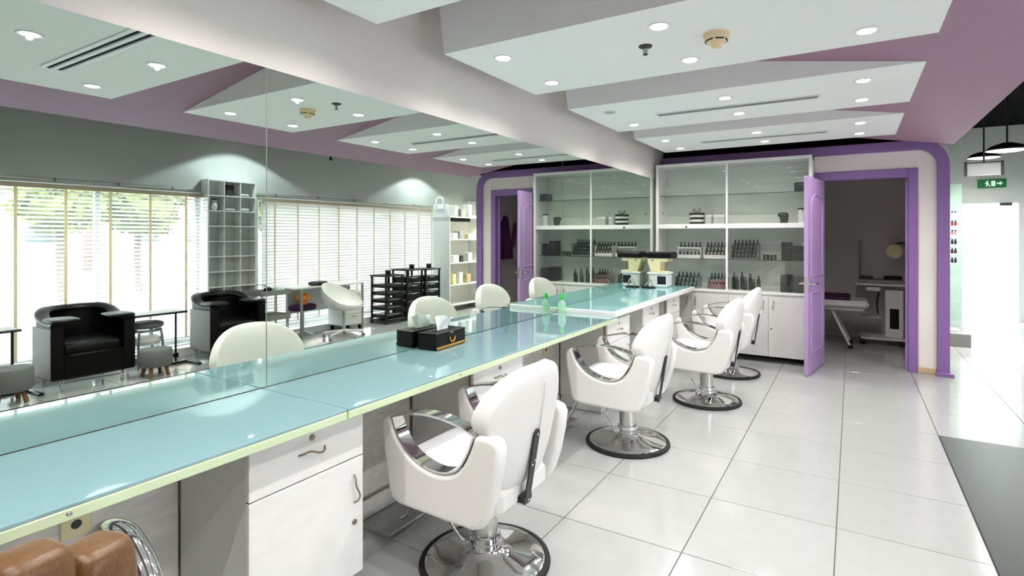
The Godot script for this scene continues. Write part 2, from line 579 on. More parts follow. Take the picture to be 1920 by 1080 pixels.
# ------------------------------------------------------------------ room shell
func build_shell() -> void:
	# floor of square tiles over a grout bed
	var fl := thing("floor", "polished off-white square floor tiles with thin grey joints", "floor", Vector3.ZERO, 0.0, "", "structure")
	part("grout_bed", cb(5.1, 0.1, 15.5, 0.001), M.grout, fl, V(2.45, -0.0545, 5.25))
	var xs := [0.0]
	var x := 0.273
	while x < 4.9:
		xs.append(x); x += 0.6
	xs.append(4.9)
	var ds := [-2.4]
	var d := -1.735
	while d < 12.4:
		ds.append(d); d += 0.6
	ds.append(12.6)
	for i in xs.size() - 1:
		for j in ds.size() - 1:
			var cx: float = (xs[i] + xs[i + 1]) * 0.5
			var cd: float = (ds[j] + ds[j + 1]) * 0.5
			if cx > 2.673 and cx < 3.873 and cd < 4.865: continue
			part("tile", cb(xs[i + 1] - xs[i] - 0.005, 0.02, ds[j + 1] - ds[j] - 0.005, 0.0012), M.tiles[rng.randi() % 3], fl, V(cx, -0.01, cd))
	solo("floor_mat", "long charcoal black mat set into the white tiled floor", "mat", cb(1.194, 0.02, 7.2, 0.002), M.mat_black, V(3.273, -0.008, 1.26))

	# left wall, carrying the mirror
	struct("wall_left", cb(0.2, 3.4, 15.2, 0.001), M.white_paint, V(-0.12, 1.7, 5.2), "white painted wall above and behind the long mirror", "wall")
	# wall behind the camera
	struct("wall_rear", cb(5.3, 3.4, 0.2, 0.001), M.white_paint, V(2.45, 1.7, -2.5), "plain white wall closing the salon", "wall")
	# open black ceiling
	struct("ceiling", cb(5.6, 0.2, 15.6, 0.001), M.black_paint, V(2.45, 3.4, 5.2), "open black painted ceiling above the canopy", "ceiling")
	# window wall: below, above and between the openings
	var w := thing("wall_right", "light grey wall with two wide windows under wall washers", "wall", Vector3.ZERO, 0.0, "", "structure")
	part("sill_wall", cb(0.2, 0.12, 15.2, 0.001), M.grey_wall, w, V(5.0, 0.06, 5.2))
	part("upper_wall", cb(0.2, 1.34, 15.2, 0.001), M.grey_wall, w, V(5.0, 2.65, 5.2))
	for e in [[-2.4, 0.55], [3.73, 4.48], [8.2, 12.8]]:
		part("pier", cb(0.2, 1.88, e[1] - e[0], 0.001), M.grey_wall, w, V(5.0, 1.05, (e[0] + e[1]) * 0.5))
	struct("trim_1", cb(0.16, 0.1, 9.2, 0.004), M.white_plastic, V(4.82, 0.05, 3.7), "low white ledge along the foot of the window wall", "ledge")
	# conduit above the windows
	for e in [[0.3, 3.66, "thin white conduit running along the wall above the open blind"], [4.39, 8.6, "thin white conduit running along the wall above the closed blind"]]:
		var cd1 := thing("cable_conduit", e[2], "conduit", Vector3.ZERO)
		part("pipe", tube([V(4.885, 2.02, e[0]), V(4.885, 2.02, e[1])], 0.008, 6), M.alu, cd1)
		for k in 6:
			part("clip", cb(0.02, 0.026, 0.02, 0.003), M.dark_grey, cd1, V(4.888, 2.02, lerpf(e[0], e[1], (k + 0.5) / 6.0)))

	# back partition with the rounded purple portal
	var b := thing("wall_back", "white partition wall with a door opening", "wall", Vector3.ZERO, 0.0, "", "structure")
	part("panel", cb(1.765, 2.38, 0.12, 0.002), M.white_paint, b, V(0.8825, 1.19, 7.05))
	part("panel", cb(0.2, 2.38, 0.12, 0.002), M.white_paint, b, V(2.81, 1.19, 7.05))
	part("panel", cb(0.944, 0.24, 0.12, 0.002), M.white_paint, b, V(2.2375, 2.26, 7.05))
	part("upper_panel", cb(3.0, 0.92, 0.12, 0.002), M.black_paint, b, V(1.5, 2.88, 7.09))
	var outer := [[Vector2(0.0, 2.45), 0.0], [Vector2(3.0, 2.45), 0.27], [Vector2(3.0, 0.0), 0.0], [Vector2(2.893, 0.0), 0.0], [Vector2(2.893, 2.345), 0.17], [Vector2(0.0, 2.345), 0.0]]
	var band := rounded(outer, 9)
	struct("trim_2", slab(band, 0.2, 0.006, 2), M.purple, V(0, 0, 7.05), "purple rounded portal band framing the white partition", "portal")
	struct("trim_3", cb(0.16, 0.06, 0.02, 0.003), M.beige, V(2.812, 0.03, 6.985), "worn beige skirting piece beside the purple portal", "skirting")
	struct("trim_4", cb(0.15, 0.035, 0.26, 0.004), M.purple, V(2.955, 0.0175, 7.03), "purple foot of the portal band", "portal foot")

# ------------------------------------------------------------------ sloped canopy, panels, downlights
func downlight(at: Vector3, lit: bool, where: String) -> void:
	var t := thing("downlight", ("small round glowing downlight in the ceiling panel " + where) if lit else "small round recessed downlight that is switched off", "downlight", at, 0.0, "recessed downlights in the ceiling panels" if lit else "")
	part("ring", lathe([Vector2(0.040, 0.0), Vector2(0.040, -0.004), Vector2(0.052, -0.006), Vector2(0.056, 0.0)], 24), M.lamp_ring, t)
	part("lens", lathe([Vector2(0.040, -0.001), Vector2(0.036, -0.007), Vector2(0.0, -0.009)], 24), M.lamp if lit else M.lamp_off, t)
	if lit:
		spot(at + Vector3(0, -0.017, 0), Vector3.DOWN, 0.62, 78.0, 0.014, Color(1.0, 0.985, 0.96), t)

func build_canopy() -> void:
	var slope := [Vector2(0.0, canopy_y(0.0)), Vector2(3.01, canopy_y(3.01)), Vector2(3.01, canopy_y(3.01) + 0.07), Vector2(0.0, canopy_y(0.0) + 0.07)]
	struct("ceiling_canopy", slab(slope, 9.18, 0.0), M.mauve, V(0, 0, 2.19), "mauve sloping canopy hung under the black ceiling", "ceiling")
	var panels := [[-0.71, 0.31], [0.80, 1.82], [2.31, 3.31], [3.82, 4.90], [5.33, 6.41]]
	var labels := ["white flat ceiling panel behind the brown chair", "white flat ceiling panel with a wide slot diffuser above the brown chair", "white flat ceiling panel carrying the smoke detector and sprinkler", "white flat ceiling panel with a slot diffuser next to the smoke detector panel", "white flat ceiling panel with a slot diffuser closest to the glass cabinet"]
	for i in panels.size():
		var a: float = panels[i][0]
		var c: float = panels[i][1]
		var poly := [Vector2(0.213, 2.44), Vector2(2.505, 2.44), Vector2(2.505, 2.446), Vector2(0.16, canopy_y(0.16) + 0.02)]
		struct("ceiling_panel", slab(poly, c - a, 0.0, 3, true), M.panel_white, V(0, 0, (a + c) * 0.5), labels[i], "ceiling panel")
		var mid := (a + c) * 0.5
		for lx in [0.46, 1.35, 2.20]:
			for s in [-0.285, 0.285]:
				var lit: bool = not (i == 3 and lx < 0.5 and s < 0.0)
				downlight(V(lx, 2.4395, mid + s), lit, ["behind the brown chair", "with the wide slot diffuser", "with the smoke detector", "with the switched-off downlight", "closest to the glass cabinet"][i])
		if i == 1 or i >= 3:
			var wd := 0.13 if i == 1 else 0.075
			var v := thing("slot_diffuser", ["", "wide white double-slot air diffuser above the brown chair", "", "slim double-slot air diffuser in the panel next to the smoke detector panel", "slim double-slot air diffuser in the panel closest to the glass cabinet"][i], "air vent", V(1.35, 2.44, mid))
			part("frame", cb(1.2, 0.008, wd, 0.003), M.lamp_ring, v, Vector3(0, -0.003, 0))
			for s in [-1, 1]:
				part("slot", cb(1.16, 0.004, wd * 0.20, 0.001), M.gap, v, Vector3(0, -0.0065, s * wd * 0.20))
				part("blade", cb(1.16, 0.010, 0.004, 0.001), M.alu, v, Vector3(0, -0.009, s * wd * 0.20))
	# smoke detector
	var sdt := thing("smoke_detector", "cream round smoke detector on a ceiling panel", "smoke detector", V(1.562, 2.44, 2.77))
	part("base", lathe([Vector2(0.062, 0.0), Vector2(0.062, -0.012), Vector2(0.055, -0.016), Vector2(0, -0.016)], 28), M.smoke_cream, sdt)
	part("head", lathe([Vector2(0.056, -0.014), Vector2(0.054, -0.030), Vector2(0.045, -0.042), Vector2(0.028, -0.056), Vector2(0.022, -0.066), Vector2(0.0, -0.070)], 28), M.smoke_cream, sdt)
	for k in 6:
		var a := TAU * k / 6.0
		part("vent_slot", cb(0.042, 0.005, 0.006, 0.001), M.gap, sdt, Vector3(cos(a) * 0.0495, -0.036, sin(a) * 0.0495), Vector3(0, -a + PI / 2, 0))
	# sprinkler
	var sp := thing("sprinkler", "small metal sprinkler head on a ceiling panel", "sprinkler", V(1.205, 2.44, 2.755))
	part("cover_plate", lathe([Vector2(0.036, 0), Vector2(0.034, -0.006), Vector2(0.010, -0.012), Vector2(0.0, -0.012)], 20), M.dark_grey, sp)
	part("stem", cyl(0.006, 0.036, 8), M.steel, sp, Vector3(0, -0.044, 0))
	part("frame_arm", tube([Vector3(-0.012, -0.012, 0), Vector3(-0.010, -0.032, 0), Vector3(0, -0.042, 0), Vector3(0.010, -0.032, 0), Vector3(0.012, -0.012, 0)], 0.0025, 6), M.steel, sp)
	part("deflector", cyl(0.014, 0.003, 12, 0.0005), M.dark_grey, sp, Vector3(0, -0.046, 0))
	# wall washers over the window wall
	for dd in [0.7, 4.13, 7.58]:
		var t := thing("wall_washer", "black can spotlight hung from the black ceiling washing the window wall", "spotlight", V(4.5, 2.725, dd), 0.0, "spotlights washing the window wall")
		part("can", lathe([Vector2(0.0, 0.14), Vector2(0.05, 0.14), Vector2(0.055, 0.13), Vector2(0.055, 0.0), Vector2(0.048, 0.0), Vector2(0.046, 0.03)], 20), M.black_metal, t)
		part("stem", cyl(0.012, 0.44, 10), M.black_metal, t, Vector3(0, 0.135, 0))
		part("lens", cyl(0.045, 0.004, 20, 0.001), M.lamp, t, Vector3(0, 0.014, 0))
		spot(V(4.5, 2.72, dd), Vector3(0.0, -1, 0), 1.15, 64.0, 0.04, Color(0.93, 0.98, 1.0), t, 0.12)
	var s2 := thing("ceiling_sprinkler", "dark pendant sprinkler pipe hanging near the window wall", "sprinkler", V(4.6, 3.3, 5.45))
	part("drop_pipe", cyl(0.016, 0.7, 10), M.dark_grey, s2, Vector3(0, -0.7, 0))
	part("head", cyl(0.026, 0.02, 12), M.dark_grey, s2, Vector3(0, -0.72, 0))

# ------------------------------------------------------------------ mirror, counter, drawer units
func squiggle_handle(parent: Node, at: Vector3, length: float, vertical: bool) -> void:
	var pts := []
	for k in 13:
		var t := k / 12.0 - 0.5
		var off := 0.010 * sin(t * TAU)
		pts.append(Vector3(0.022 * (1.0 - pow(absf(t) * 2.0, 6.0)), off if not vertical else t * length, t * length if not vertical else off))
	part("handle", tube(pts, 0.0038, 6), M.brass, parent, at, Vector3.ZERO, "wavy metal handle")

func drawer_unit(d0: float, d1: float, top: float, front: float, label: String, strip: bool) -> void:
	var t := thing("drawer_unit", label, "cabinet", V(0, 0, (d0 + d1) * 0.5))
	var w := d1 - d0
	var bx := front - 0.035 if strip else front - 0.02
	part("body", cb(bx - 0.02, top - 0.105, w - 0.006, 0.002), M.laminate_grey, t, Vector3(0.02 + (bx - 0.02) * 0.5, 0.105 + (top - 0.105) * 0.5, 0))
	part("plinth", cb(front - 0.08, 0.1, w - 0.03, 0.002), M.laminate_grey, t, Vector3(0.02 + (front - 0.08) * 0.5, 0.052, 0))
	if strip:
		part("front_rail", cb(0.02, top - 0.11, w - 0.004, 0.001), M.brown_edge, t, Vector3(front - 0.027, 0.105 + (top - 0.105) * 0.5, 0))
	var split := top - 0.195
	var dr := part("drawer_front", cb(0.018, top - 0.008 - split - 0.002, w, 0.002), M.laminate, t, Vector3(front - 0.009, (top - 0.008 + split + 0.002) * 0.5, 0))
	squiggle_handle(dr, Vector3(0.009, 0.0, 0.0), 0.11, false)
	part("lock", lathe([Vector2(0.011, 0), Vector2(0.011, 0.004), Vector2(0.008, 0.007), Vector2(0, 0.007)], 14), M.brass, dr, Vector3(0.009, 0.048, 0.0), Vector3(0, 0, -PI / 2), "round metal lock")
	var dh := split - 0.002 - 0.10
	part("joint", cb(0.014, 0.008, w - 0.004, 0.0005), M.gap, t, Vector3(front - 0.012, split, 0))
	var do := part("door", cb(0.018, dh, w, 0.002), M.laminate, t, Vector3(front - 0.009, 0.10 + dh * 0.5, 0))
	squiggle_handle(do, Vector3(0.009, dh * 0.5 - 0.12, -w * 0.5 + 0.045), 0.11, true)
	part("lock", lathe([Vector2(0.011, 0), Vector2(0.011, 0.004), Vector2(0.008, 0.007), Vector2(0, 0.007)], 14), M.brass, do, Vector3(0.009, dh * 0.5 - 0.25, -w * 0.5 + 0.045), Vector3(0, 0, -PI / 2), "round metal lock")

func build_mirror_and_counter() -> void:
	var cuts := [-1.4, 1.40, 4.138, 6.63]
	var mn := ["frameless wall mirror pane above the brown chair and tub armchairs' reflection", "frameless wall mirror pane above the black tissue box", "frameless wall mirror pane next to the glass cabinet"]
	for k in 3:
		var t := thing("wall_mirror", mn[k], "mirror", V(0, 0.80, (cuts[k] + cuts[k + 1]) * 0.5))
		var wd: float = cuts[k + 1] - cuts[k] - 0.004
		part("backing", cb(0.012, 1.357, wd, 0.0005), M.mirror_edge, t, Vector3(-0.0085, 0.678, 0))
		var st := new_st()
		quad(st, Vector3(0, 0, -wd * 0.5), Vector3(0, 0, wd * 0.5), Vector3(0, 1.356, wd * 0.5), Vector3(0, 1.356, -wd * 0.5), Vector3.RIGHT)
		part("glass", st.commit(), M.mirror, t)
	# low counter section
	var seams := [-1.4, 1.38, 4.07]
	for k in 2:
		var a: float = seams[k]
		var c: float = seams[k + 1]
		var t := thing("glass_counter", ["aqua frosted glass counter top in front of the brown chair", "aqua frosted glass counter top carrying the black tissue box"][k], "counter", V(0.265, 0.797, (a + c) * 0.5))
		part("glass_top", cb(0.526, 0.010, c - a - 0.005, 0.0015), M.aqua, t, Vector3(0, -0.005, 0))
		part("edge_strip", cb(0.012, 0.030, c - a - 0.005, 0.003), M.glass_edge, t, Vector3(0.258, -0.0255, 0))
		part("support_board", cb(0.50, 0.026, c - a - 0.01, 0.002), M.laminate_grey, t, Vector3(-0.002, -0.024, 0))
		for q in 2:
			part("edge_stud", puff(0.004, 0.010, 0.014, 1.0, 1.0, 8, 6), M.chrome, t, Vector3(0.2645, -0.022, lerpf(-1.0, 1.0, 0.3 + 0.45 * q) * (c - a) * 0.5))
	# raised far section
	var t2 := thing("raised_counter", "raised far counter section with aqua glass and white edges", "counter", V(0.255, 0.83, 5.35))
	part("glass_top", cb(0.480, 0.006, 2.50, 0.001), M.aqua2, t2, Vector3(-0.008, 0.0, 0))
	part("board", cb(0.506, 0.045, 2.54, 0.004), M.white_plastic, t2, Vector3(0, -0.0245, 0))
	# wall panels behind the knees
	for e in [[-1.4, 1.045, "white wood-grain laminate knee panel behind the brown chair"], [1.525, 2.255, "white wood-grain laminate knee panel between the first two drawer units"], [2.755, 4.045, "wide white wood-grain knee panel with a socket between drawer units"], [4.56, 4.91, "narrow white knee panel under the raised counter"]]:
		var kp := thing("knee_panel", e[2], "panel", V(0.0, 0, (e[0] + e[1]) * 0.5), 0.0, "laminate panels under the counter")
		part("board", cb(0.016, 0.635, e[1] - e[0] - 0.008, 0.001), M.laminate_grain, kp, Vector3(0.008, 0.4375, 0))
		part("skirting", cb(0.020, 0.095, e[1] - e[0] - 0.01, 0.002), M.laminate_grain, kp, Vector3(0.012, 0.052, 0))
		part("metal_strip", cb(0.012, 0.016, e[1] - e[0] - 0.01, 0.002), M.chrome_soft, kp, Vector3(0.02, 0.112, 0))
	for dd in [0.735, 3.80]:
		var so := thing("wall_socket", "cream wall socket under the counter beside the brown chair" if dd < 1.0 else "cream wall socket under the counter between two styling chairs", "socket", V(0.017, 0.525, dd))
		part("plate", cb(0.008, 0.08, 0.08, 0.003), M.cream, so, Vector3(0.004, 0, 0))
		part("hole", cyl(0.014, 0.004, 12, 0.001), M.dark_grey, so, Vector3(0.007, 0, 0), Vector3(0, 0, -PI / 2))
	drawer_unit(1.044, 1.523, 0.758, 0.45, "white drawer unit under the counter between the brown chair and the first white chair", false)
	drawer_unit(2.262, 2.75, 0.758, 0.45, "white drawer unit under the counter below the tissue box", true)
	drawer_unit(4.05, 4.555, 0.758, 0.45, "white drawer unit where the raised counter begins", true)
	drawer_unit(4.916, 5.40, 0.78, 0.45, "white drawer unit under the middle of the raised counter", false)
	drawer_unit(5.70, 6.16, 0.78, 0.45, "white drawer unit under the raised counter beside the base cabinet", true)

# ------------------------------------------------------------------ glass-fronted cabinet at the back
func build_back_cabinet() -> void:
	var z0 := 6.64
	var z1 := 6.985
	var zc := (z0 + z1) * 0.5
	var dp := z1 - z0
	var t := thing("display_cabinet", "tall white display cabinet with sliding glass doors and glass shelves", "cabinet", Vector3.ZERO)
	part("back_panel", cb(1.74, 1.55, 0.012, 0.001), M.cabinet_back, t, V(0.895, 1.56, z1 - 0.008))
	part("side_panel", cb(0.032, 1.55, dp - 0.004, 0.002), M.white_plastic, t, V(0.036, 1.555, zc))
	part("side_panel", cb(0.036, 1.55, dp - 0.004, 0.002), M.white_plastic, t, V(1.748, 1.555, zc))
	part("top_board", cb(1.746, 0.036, dp, 0.002), M.white_plastic, t, V(0.893, 2.311, zc))
	part("mid_board", cb(1.68, 0.055, dp - 0.01, 0.002), M.white_plastic, t, V(0.893, 1.558, zc))
	part("bottom_board", cb(1.746, 0.028, dp, 0.002), M.white_plastic, t, V(0.893, 0.790, zc))
	part("divider", cb(0.022, 1.50, 0.025, 0.002), M.white_plastic, t, V(0.872, 1.55, z0 + 0.014))
	for y in [1.94, 1.165]:
		for s in [[0.055, 0.866], [0.878, 1.728]]:
			var sh := part("glass_shelf", cb(s[1] - s[0], 0.008, dp - 0.08, 0.001), M.shelf_glass, t, V((s[0] + s[1]) * 0.5, y - 0.004, zc + 0.03))
			part("front_edge", cb(s[1] - s[0], 0.008, 0.003, 0.0005), M.shelf_edge, sh, Vector3(0, 0, (dp - 0.08) * 0.5 + 0.0016))
			for q in [-1, 1]:
				part("bracket", cyl(0.012, 0.014, 10), M.white_plastic, sh, Vector3(q * ((s[1] - s[0]) * 0.5 - 0.03), -0.018, (dp - 0.08) * 0.5 - 0.02))
	for e in [[1.587, 2.292], [0.806, 1.529]]:
		for s in [[0.055, 0.866], [0.878, 1.728]]:
			var g := part("glass_door", cb(s[1] - s[0], e[1] - e[0], 0.005, 0.001), M.cab_glass, t, V((s[0] + s[1]) * 0.5, (e[0] + e[1]) * 0.5, z0 + 0.016))
			part("knob", cyl(0.011, 0.01, 12), M.chrome_soft, g, Vector3((s[1] - s[0]) * 0.5 * (0.86 if s[0] > 0.5 else -0.86), -0.22 if e[0] > 1.0 else 0.18, 0.003), Vector3(PI / 2, 0, 0))
	part("latch", cb(0.02, 0.022, 0.01, 0.002), M.dark_grey, t, V(0.40, 1.55, z0 - 0.002))

	var b := thing("base_cabinet", "low white cabinet with plain doors under the display cabinet", "cabinet", Vector3.ZERO)
	part("body", cb(1.74, 0.695, dp - 0.02, 0.002), M.laminate_grey, b, V(0.893, 0.4275, zc + 0.012))
	for k in 4:
		var x0 := 0.03 + k * 0.431
		var do := part("door", cb(0.427, 0.672, 0.018, 0.002), M.laminate_grey, b, V(x0 + 0.2155, 0.412, z0 + 0.012))
		var hx := 0.165 if k % 2 == 0 else -0.165
		var pts := []
		for q in 9:
			var u := q / 8.0 - 0.5
			pts.append(Vector3(0.006 * sin(u * TAU), u * 0.1, 0.018 * (1.0 - pow(absf(u) * 2.0, 6.0))))
		part("handle", tube(pts, 0.004, 6), M.brass, do, Vector3(hx, 0.245, 0.009), Vector3.ZERO, "wavy metal handle")
		if k == 3: part("lock", cyl(0.009, 0.006, 10), M.dark_grey, do, Vector3(-0.185, -0.02, 0.009), Vector3(PI / 2, 0, 0))
	for x in [0.12, 0.87, 1.66]:
		part("leg", cyl(0.016, 0.08, 10), M.black_plastic, b, V(x, 0, zc))
	part("plinth", cb(1.70, 0.078, 0.016, 0.001), M.black_plastic, b, V(0.89, 0.04, zc + 0.10))

	# contents, z about 6.8
	var zz := 6.80
	solo("storage_box", "black box alone on the top glass shelf", "box", cb(0.13, 0.10, 0.16, 0.012), M.black_plastic, V(1.645, 1.991, zz))
	# striped hat box
	var hb := thing("hat_box", "black and white striped round box with a bow", "box", V(0.49, 1.5865, zz))
	for k in 5:
		part("stripe", cyl(0.088 if k < 4 else 0.092, 0.0275, 24, 0.001), M.black_plastic if k % 2 == 0 else M.white_plastic, hb, Vector3(0, k * 0.028, 0))
	for s in [-1, 1]:
		part("bow", tube(smooth([Vector3(0, 0.14, 0), Vector3(s * 0.03, 0.19, 0), Vector3(s * 0.045, 0.165, 0), Vector3(0, 0.14, 0)], 4), 0.006, 6), M.grey_fabric, hb)
	var j := thing("jar", "small grey-white jar beside the striped box", "jar", V(0.635, 1.5865, zz))
	part("body", lathe([Vector2(0, 0), Vector2(0.042, 0), Vector2(0.047, 0.02), Vector2(0.045, 0.09), Vector2(0, 0.09)], 18), M.grey_wall, j)
	part("lid", cyl(0.047, 0.022, 18), M.white_plastic, j, Vector3(0, 0.09, 0))
	var gb := thing("gift_box", "white lidded box beside the cabinet divider", "box", V(0.765, 1.5865, zz))
	part("body", cb(0.12, 0.085, 0.12, 0.003), M.grey_wall, gb, Vector3(0, 0.0425, 0))
	part("lid", cb(0.13, 0.035, 0.13, 0.003), M.white_plastic, gb, Vector3(0, 0.095, 0))
	var pt := thing("flower_pot", "small dark pot with a dark plant on the middle board", "pot", V(1.47, 1.5865, zz))
	part("pot", lathe([Vector2(0, 0), Vector2(0.038, 0), Vector2(0.05, 0.08), Vector2(0.044, 0.08), Vector2(0, 0.07)], 16), M.dark_grey, pt)
	part("plant", puff(0.12, 0.06, 0.12, 0.8, 0.9, 14, 8), M.teal_dark, pt, Vector3(-0.01, 0.095, 0))
	var ca := thing("canister", "white canister with a dark lid behind the glass", "canister", V(1.655, 1.5865, zz))
	part("body", cyl(0.042, 0.15, 20), M.white_plastic, ca)
	part("lid", cyl(0.044, 0.018, 20), M.black_plastic, ca, Vector3(0, 0.15, 0))

	# nail polish racks: stepped tiers with bottles standing on them
	var proto: Node3D = null
	var protos := {}
	var racks := [
		["white two-tier rack of pink and dark nail polish", 0.28, 0.55, 1.166, [[0.0, 6, "wine"], [0.115, 6, "dark_bottle"]], "white"],
		["white tiered rack of red nail polish beside the divider", 0.595, 0.845, 1.166, [[0.0, 6, "red"], [0.055, 6, "wine"], [0.115, 6, "wine"]], "white"],
		["clear stepped rack of dark nail polish on the glass shelf", 0.905, 1.195, 1.166, [[0.0, 7, "dark_bottle"], [0.048, 7, "dark_bottle"], [0.096, 7, "teal_dark"], [0.144, 7, "dark_bottle"]], "clear"],
		["stepped rack of pink nail polish on the bottom board", 0.64, 0.845, 0.805, [[0.0, 5, "pink"], [0.05, 5, "pink"], [0.10, 5, "wine"]], "clear"],
		["dark stepped rack of grey nail polish behind the appliance", 0.24, 0.52, 0.805, [[0.0, 6, "teal_dark"], [0.05, 6, "dark_bottle"], [0.10, 6, "teal_dark"]], "clear"],
	]
	for r in racks:
		var x0: float = r[1]
		var x1: float = r[2]
		var rk := thing("polish_rack", r[0], "rack", V((x0 + x1) * 0.5, r[3], zz))
		var tiers: Array = r[4]
		var n := tiers.size()
		for k in n:
			var h: float = tiers[k][0]
			var dz := 0.06 - 0.05 * k
			part("tier", cb(x1 - x0, 0.006, 0.05, 0.001), M.white_plastic if r[5] == "white" else M.grey_plastic, rk, Vector3(0, h + 0.012, dz))
			if r[5] == "white":
				part("tier_front", cb(x1 - x0, 0.046 if k == 0 else 0.016, 0.004, 0.001), M.white_plastic, rk, Vector3(0, h + (0.022 if k == 0 else 0.012), dz + 0.026))
			var nb: int = tiers[k][1]
			for q in nb:
				var key: String = tiers[k][2]
				var at := V(lerpf(x0 + 0.02, x1 - 0.02, q / float(nb - 1)), r[3] + h + 0.0152, zz - dz)
				var lb: String = {"wine": "wine-red nail polish bottle with a dark cap", "red": "bright red nail polish bottle with a dark cap", "dark_bottle": "near-black nail polish bottle with a dark cap", "teal_dark": "dark teal nail polish bottle with a dark cap", "pink": "dusty pink nail polish bottle with a dark cap"}[key] + " on the " + r[0].split(" of ")[0]
				if not protos.has(key):
					var o := thing("polish_bottle", lb, "bottle", at, 0.0, "nail polish bottles in the display cabinet")
					part("body", lathe([Vector2(0, 0), Vector2(0.0165, 0), Vector2(0.018, 0.004), Vector2(0.017, 0.030), Vector2(0.008, 0.038), Vector2(0, 0.038)], 10), M[key], o)
					part("cap", cyl(0.0095, 0.030, 8, 0.001), M.black_plastic, o, Vector3(0, 0.038, 0))
					protos[key] = o
				else:
					copy(protos[key], "polish_bottle", at, 0.0, lb)
		for s in [-1, 1]:
			part("side", cb(0.004, tiers[n - 1][0] + 0.03, 0.06 + 0.05 * n, 0.001), M.white_plastic if r[5] == "white" else M.grey_plastic, rk, Vector3(s * (x1 - x0) * 0.5, (tiers[n - 1][0] + 0.03) * 0.5, 0.06 - 0.025 * n))
	# jars and boxes
	for k in 4:
		var o := thing("cream_jar", "small dark cosmetic jar in a row on the glass shelf", "jar", V(1.262 + 0.038 * k, 1.166, zz), 0.0, "dark cosmetic jars on the glass shelf")
		part("body", cyl(0.016, 0.04, 12), M.dark_bottle, o)
		part("lid", cyl(0.017, 0.018, 12), M.black_plastic, o, Vector3(0, 0.04, 0))
	var stackn := 0
	for e in [[1.50, 0.105, 0.21], [1.615, 0.115, 0.17]]:
		var tot := 0.0
		while tot < e[2] - 0.02:
			solo("black_case", "flat black case in the %s stack on the glass shelf, %s of its stack" % ["taller" if e[2] > 0.2 else "lower", ["lowest", "second", "third", "fourth", "fifth"][stackn % 5]], "case", cb(e[1], 0.040, 0.16, 0.006), M.black_plastic, V(e[0], 1.166 + tot + 0.0205, zz), Vector3.ZERO, "black cases stacked on the glass shelf")
			tot += 0.041
			stackn += 1
		stackn = 0
	for k in 7:
		var hh: float = [0.20, 0.16, 0.21, 0.15, 0.19, 0.13, 0.17][k]
		var o := thing("tall_bottle", "tall black bottle in the row on the bottom board, %.0f cm high" % (hh * 100.0), "bottle", V(0.92 + 0.046 * k, 0.805, zz + (0.03 if k % 2 == 0 else -0.03)), 0.0, "tall black bottles on the bottom board")
		part("body", lathe([Vector2(0, 0), Vector2(0.020, 0), Vector2(0.021, 0.004), Vector2(0.021, hh * 0.68), Vector2(0.008, hh * 0.8), Vector2(0.008, hh * 0.86), Vector2(0, hh * 0.86)], 12), M.black_plastic, o)
		part("cap", cyl(0.010, hh * 0.14, 10, 0.001), M.dark_grey, o, Vector3(0, hh * 0.86, 0))
	solo("black_box", "large matt black box on the bottom board of the cabinet", "box", cb(0.12, 0.195, 0.18, 0.006), M.black_plastic, V(1.50, 0.9025, zz))
	solo("black_box", "second matt black box next to the purple door side", "box", cb(0.11, 0.18, 0.18, 0.006), M.dark_grey, V(1.63, 0.895, zz))

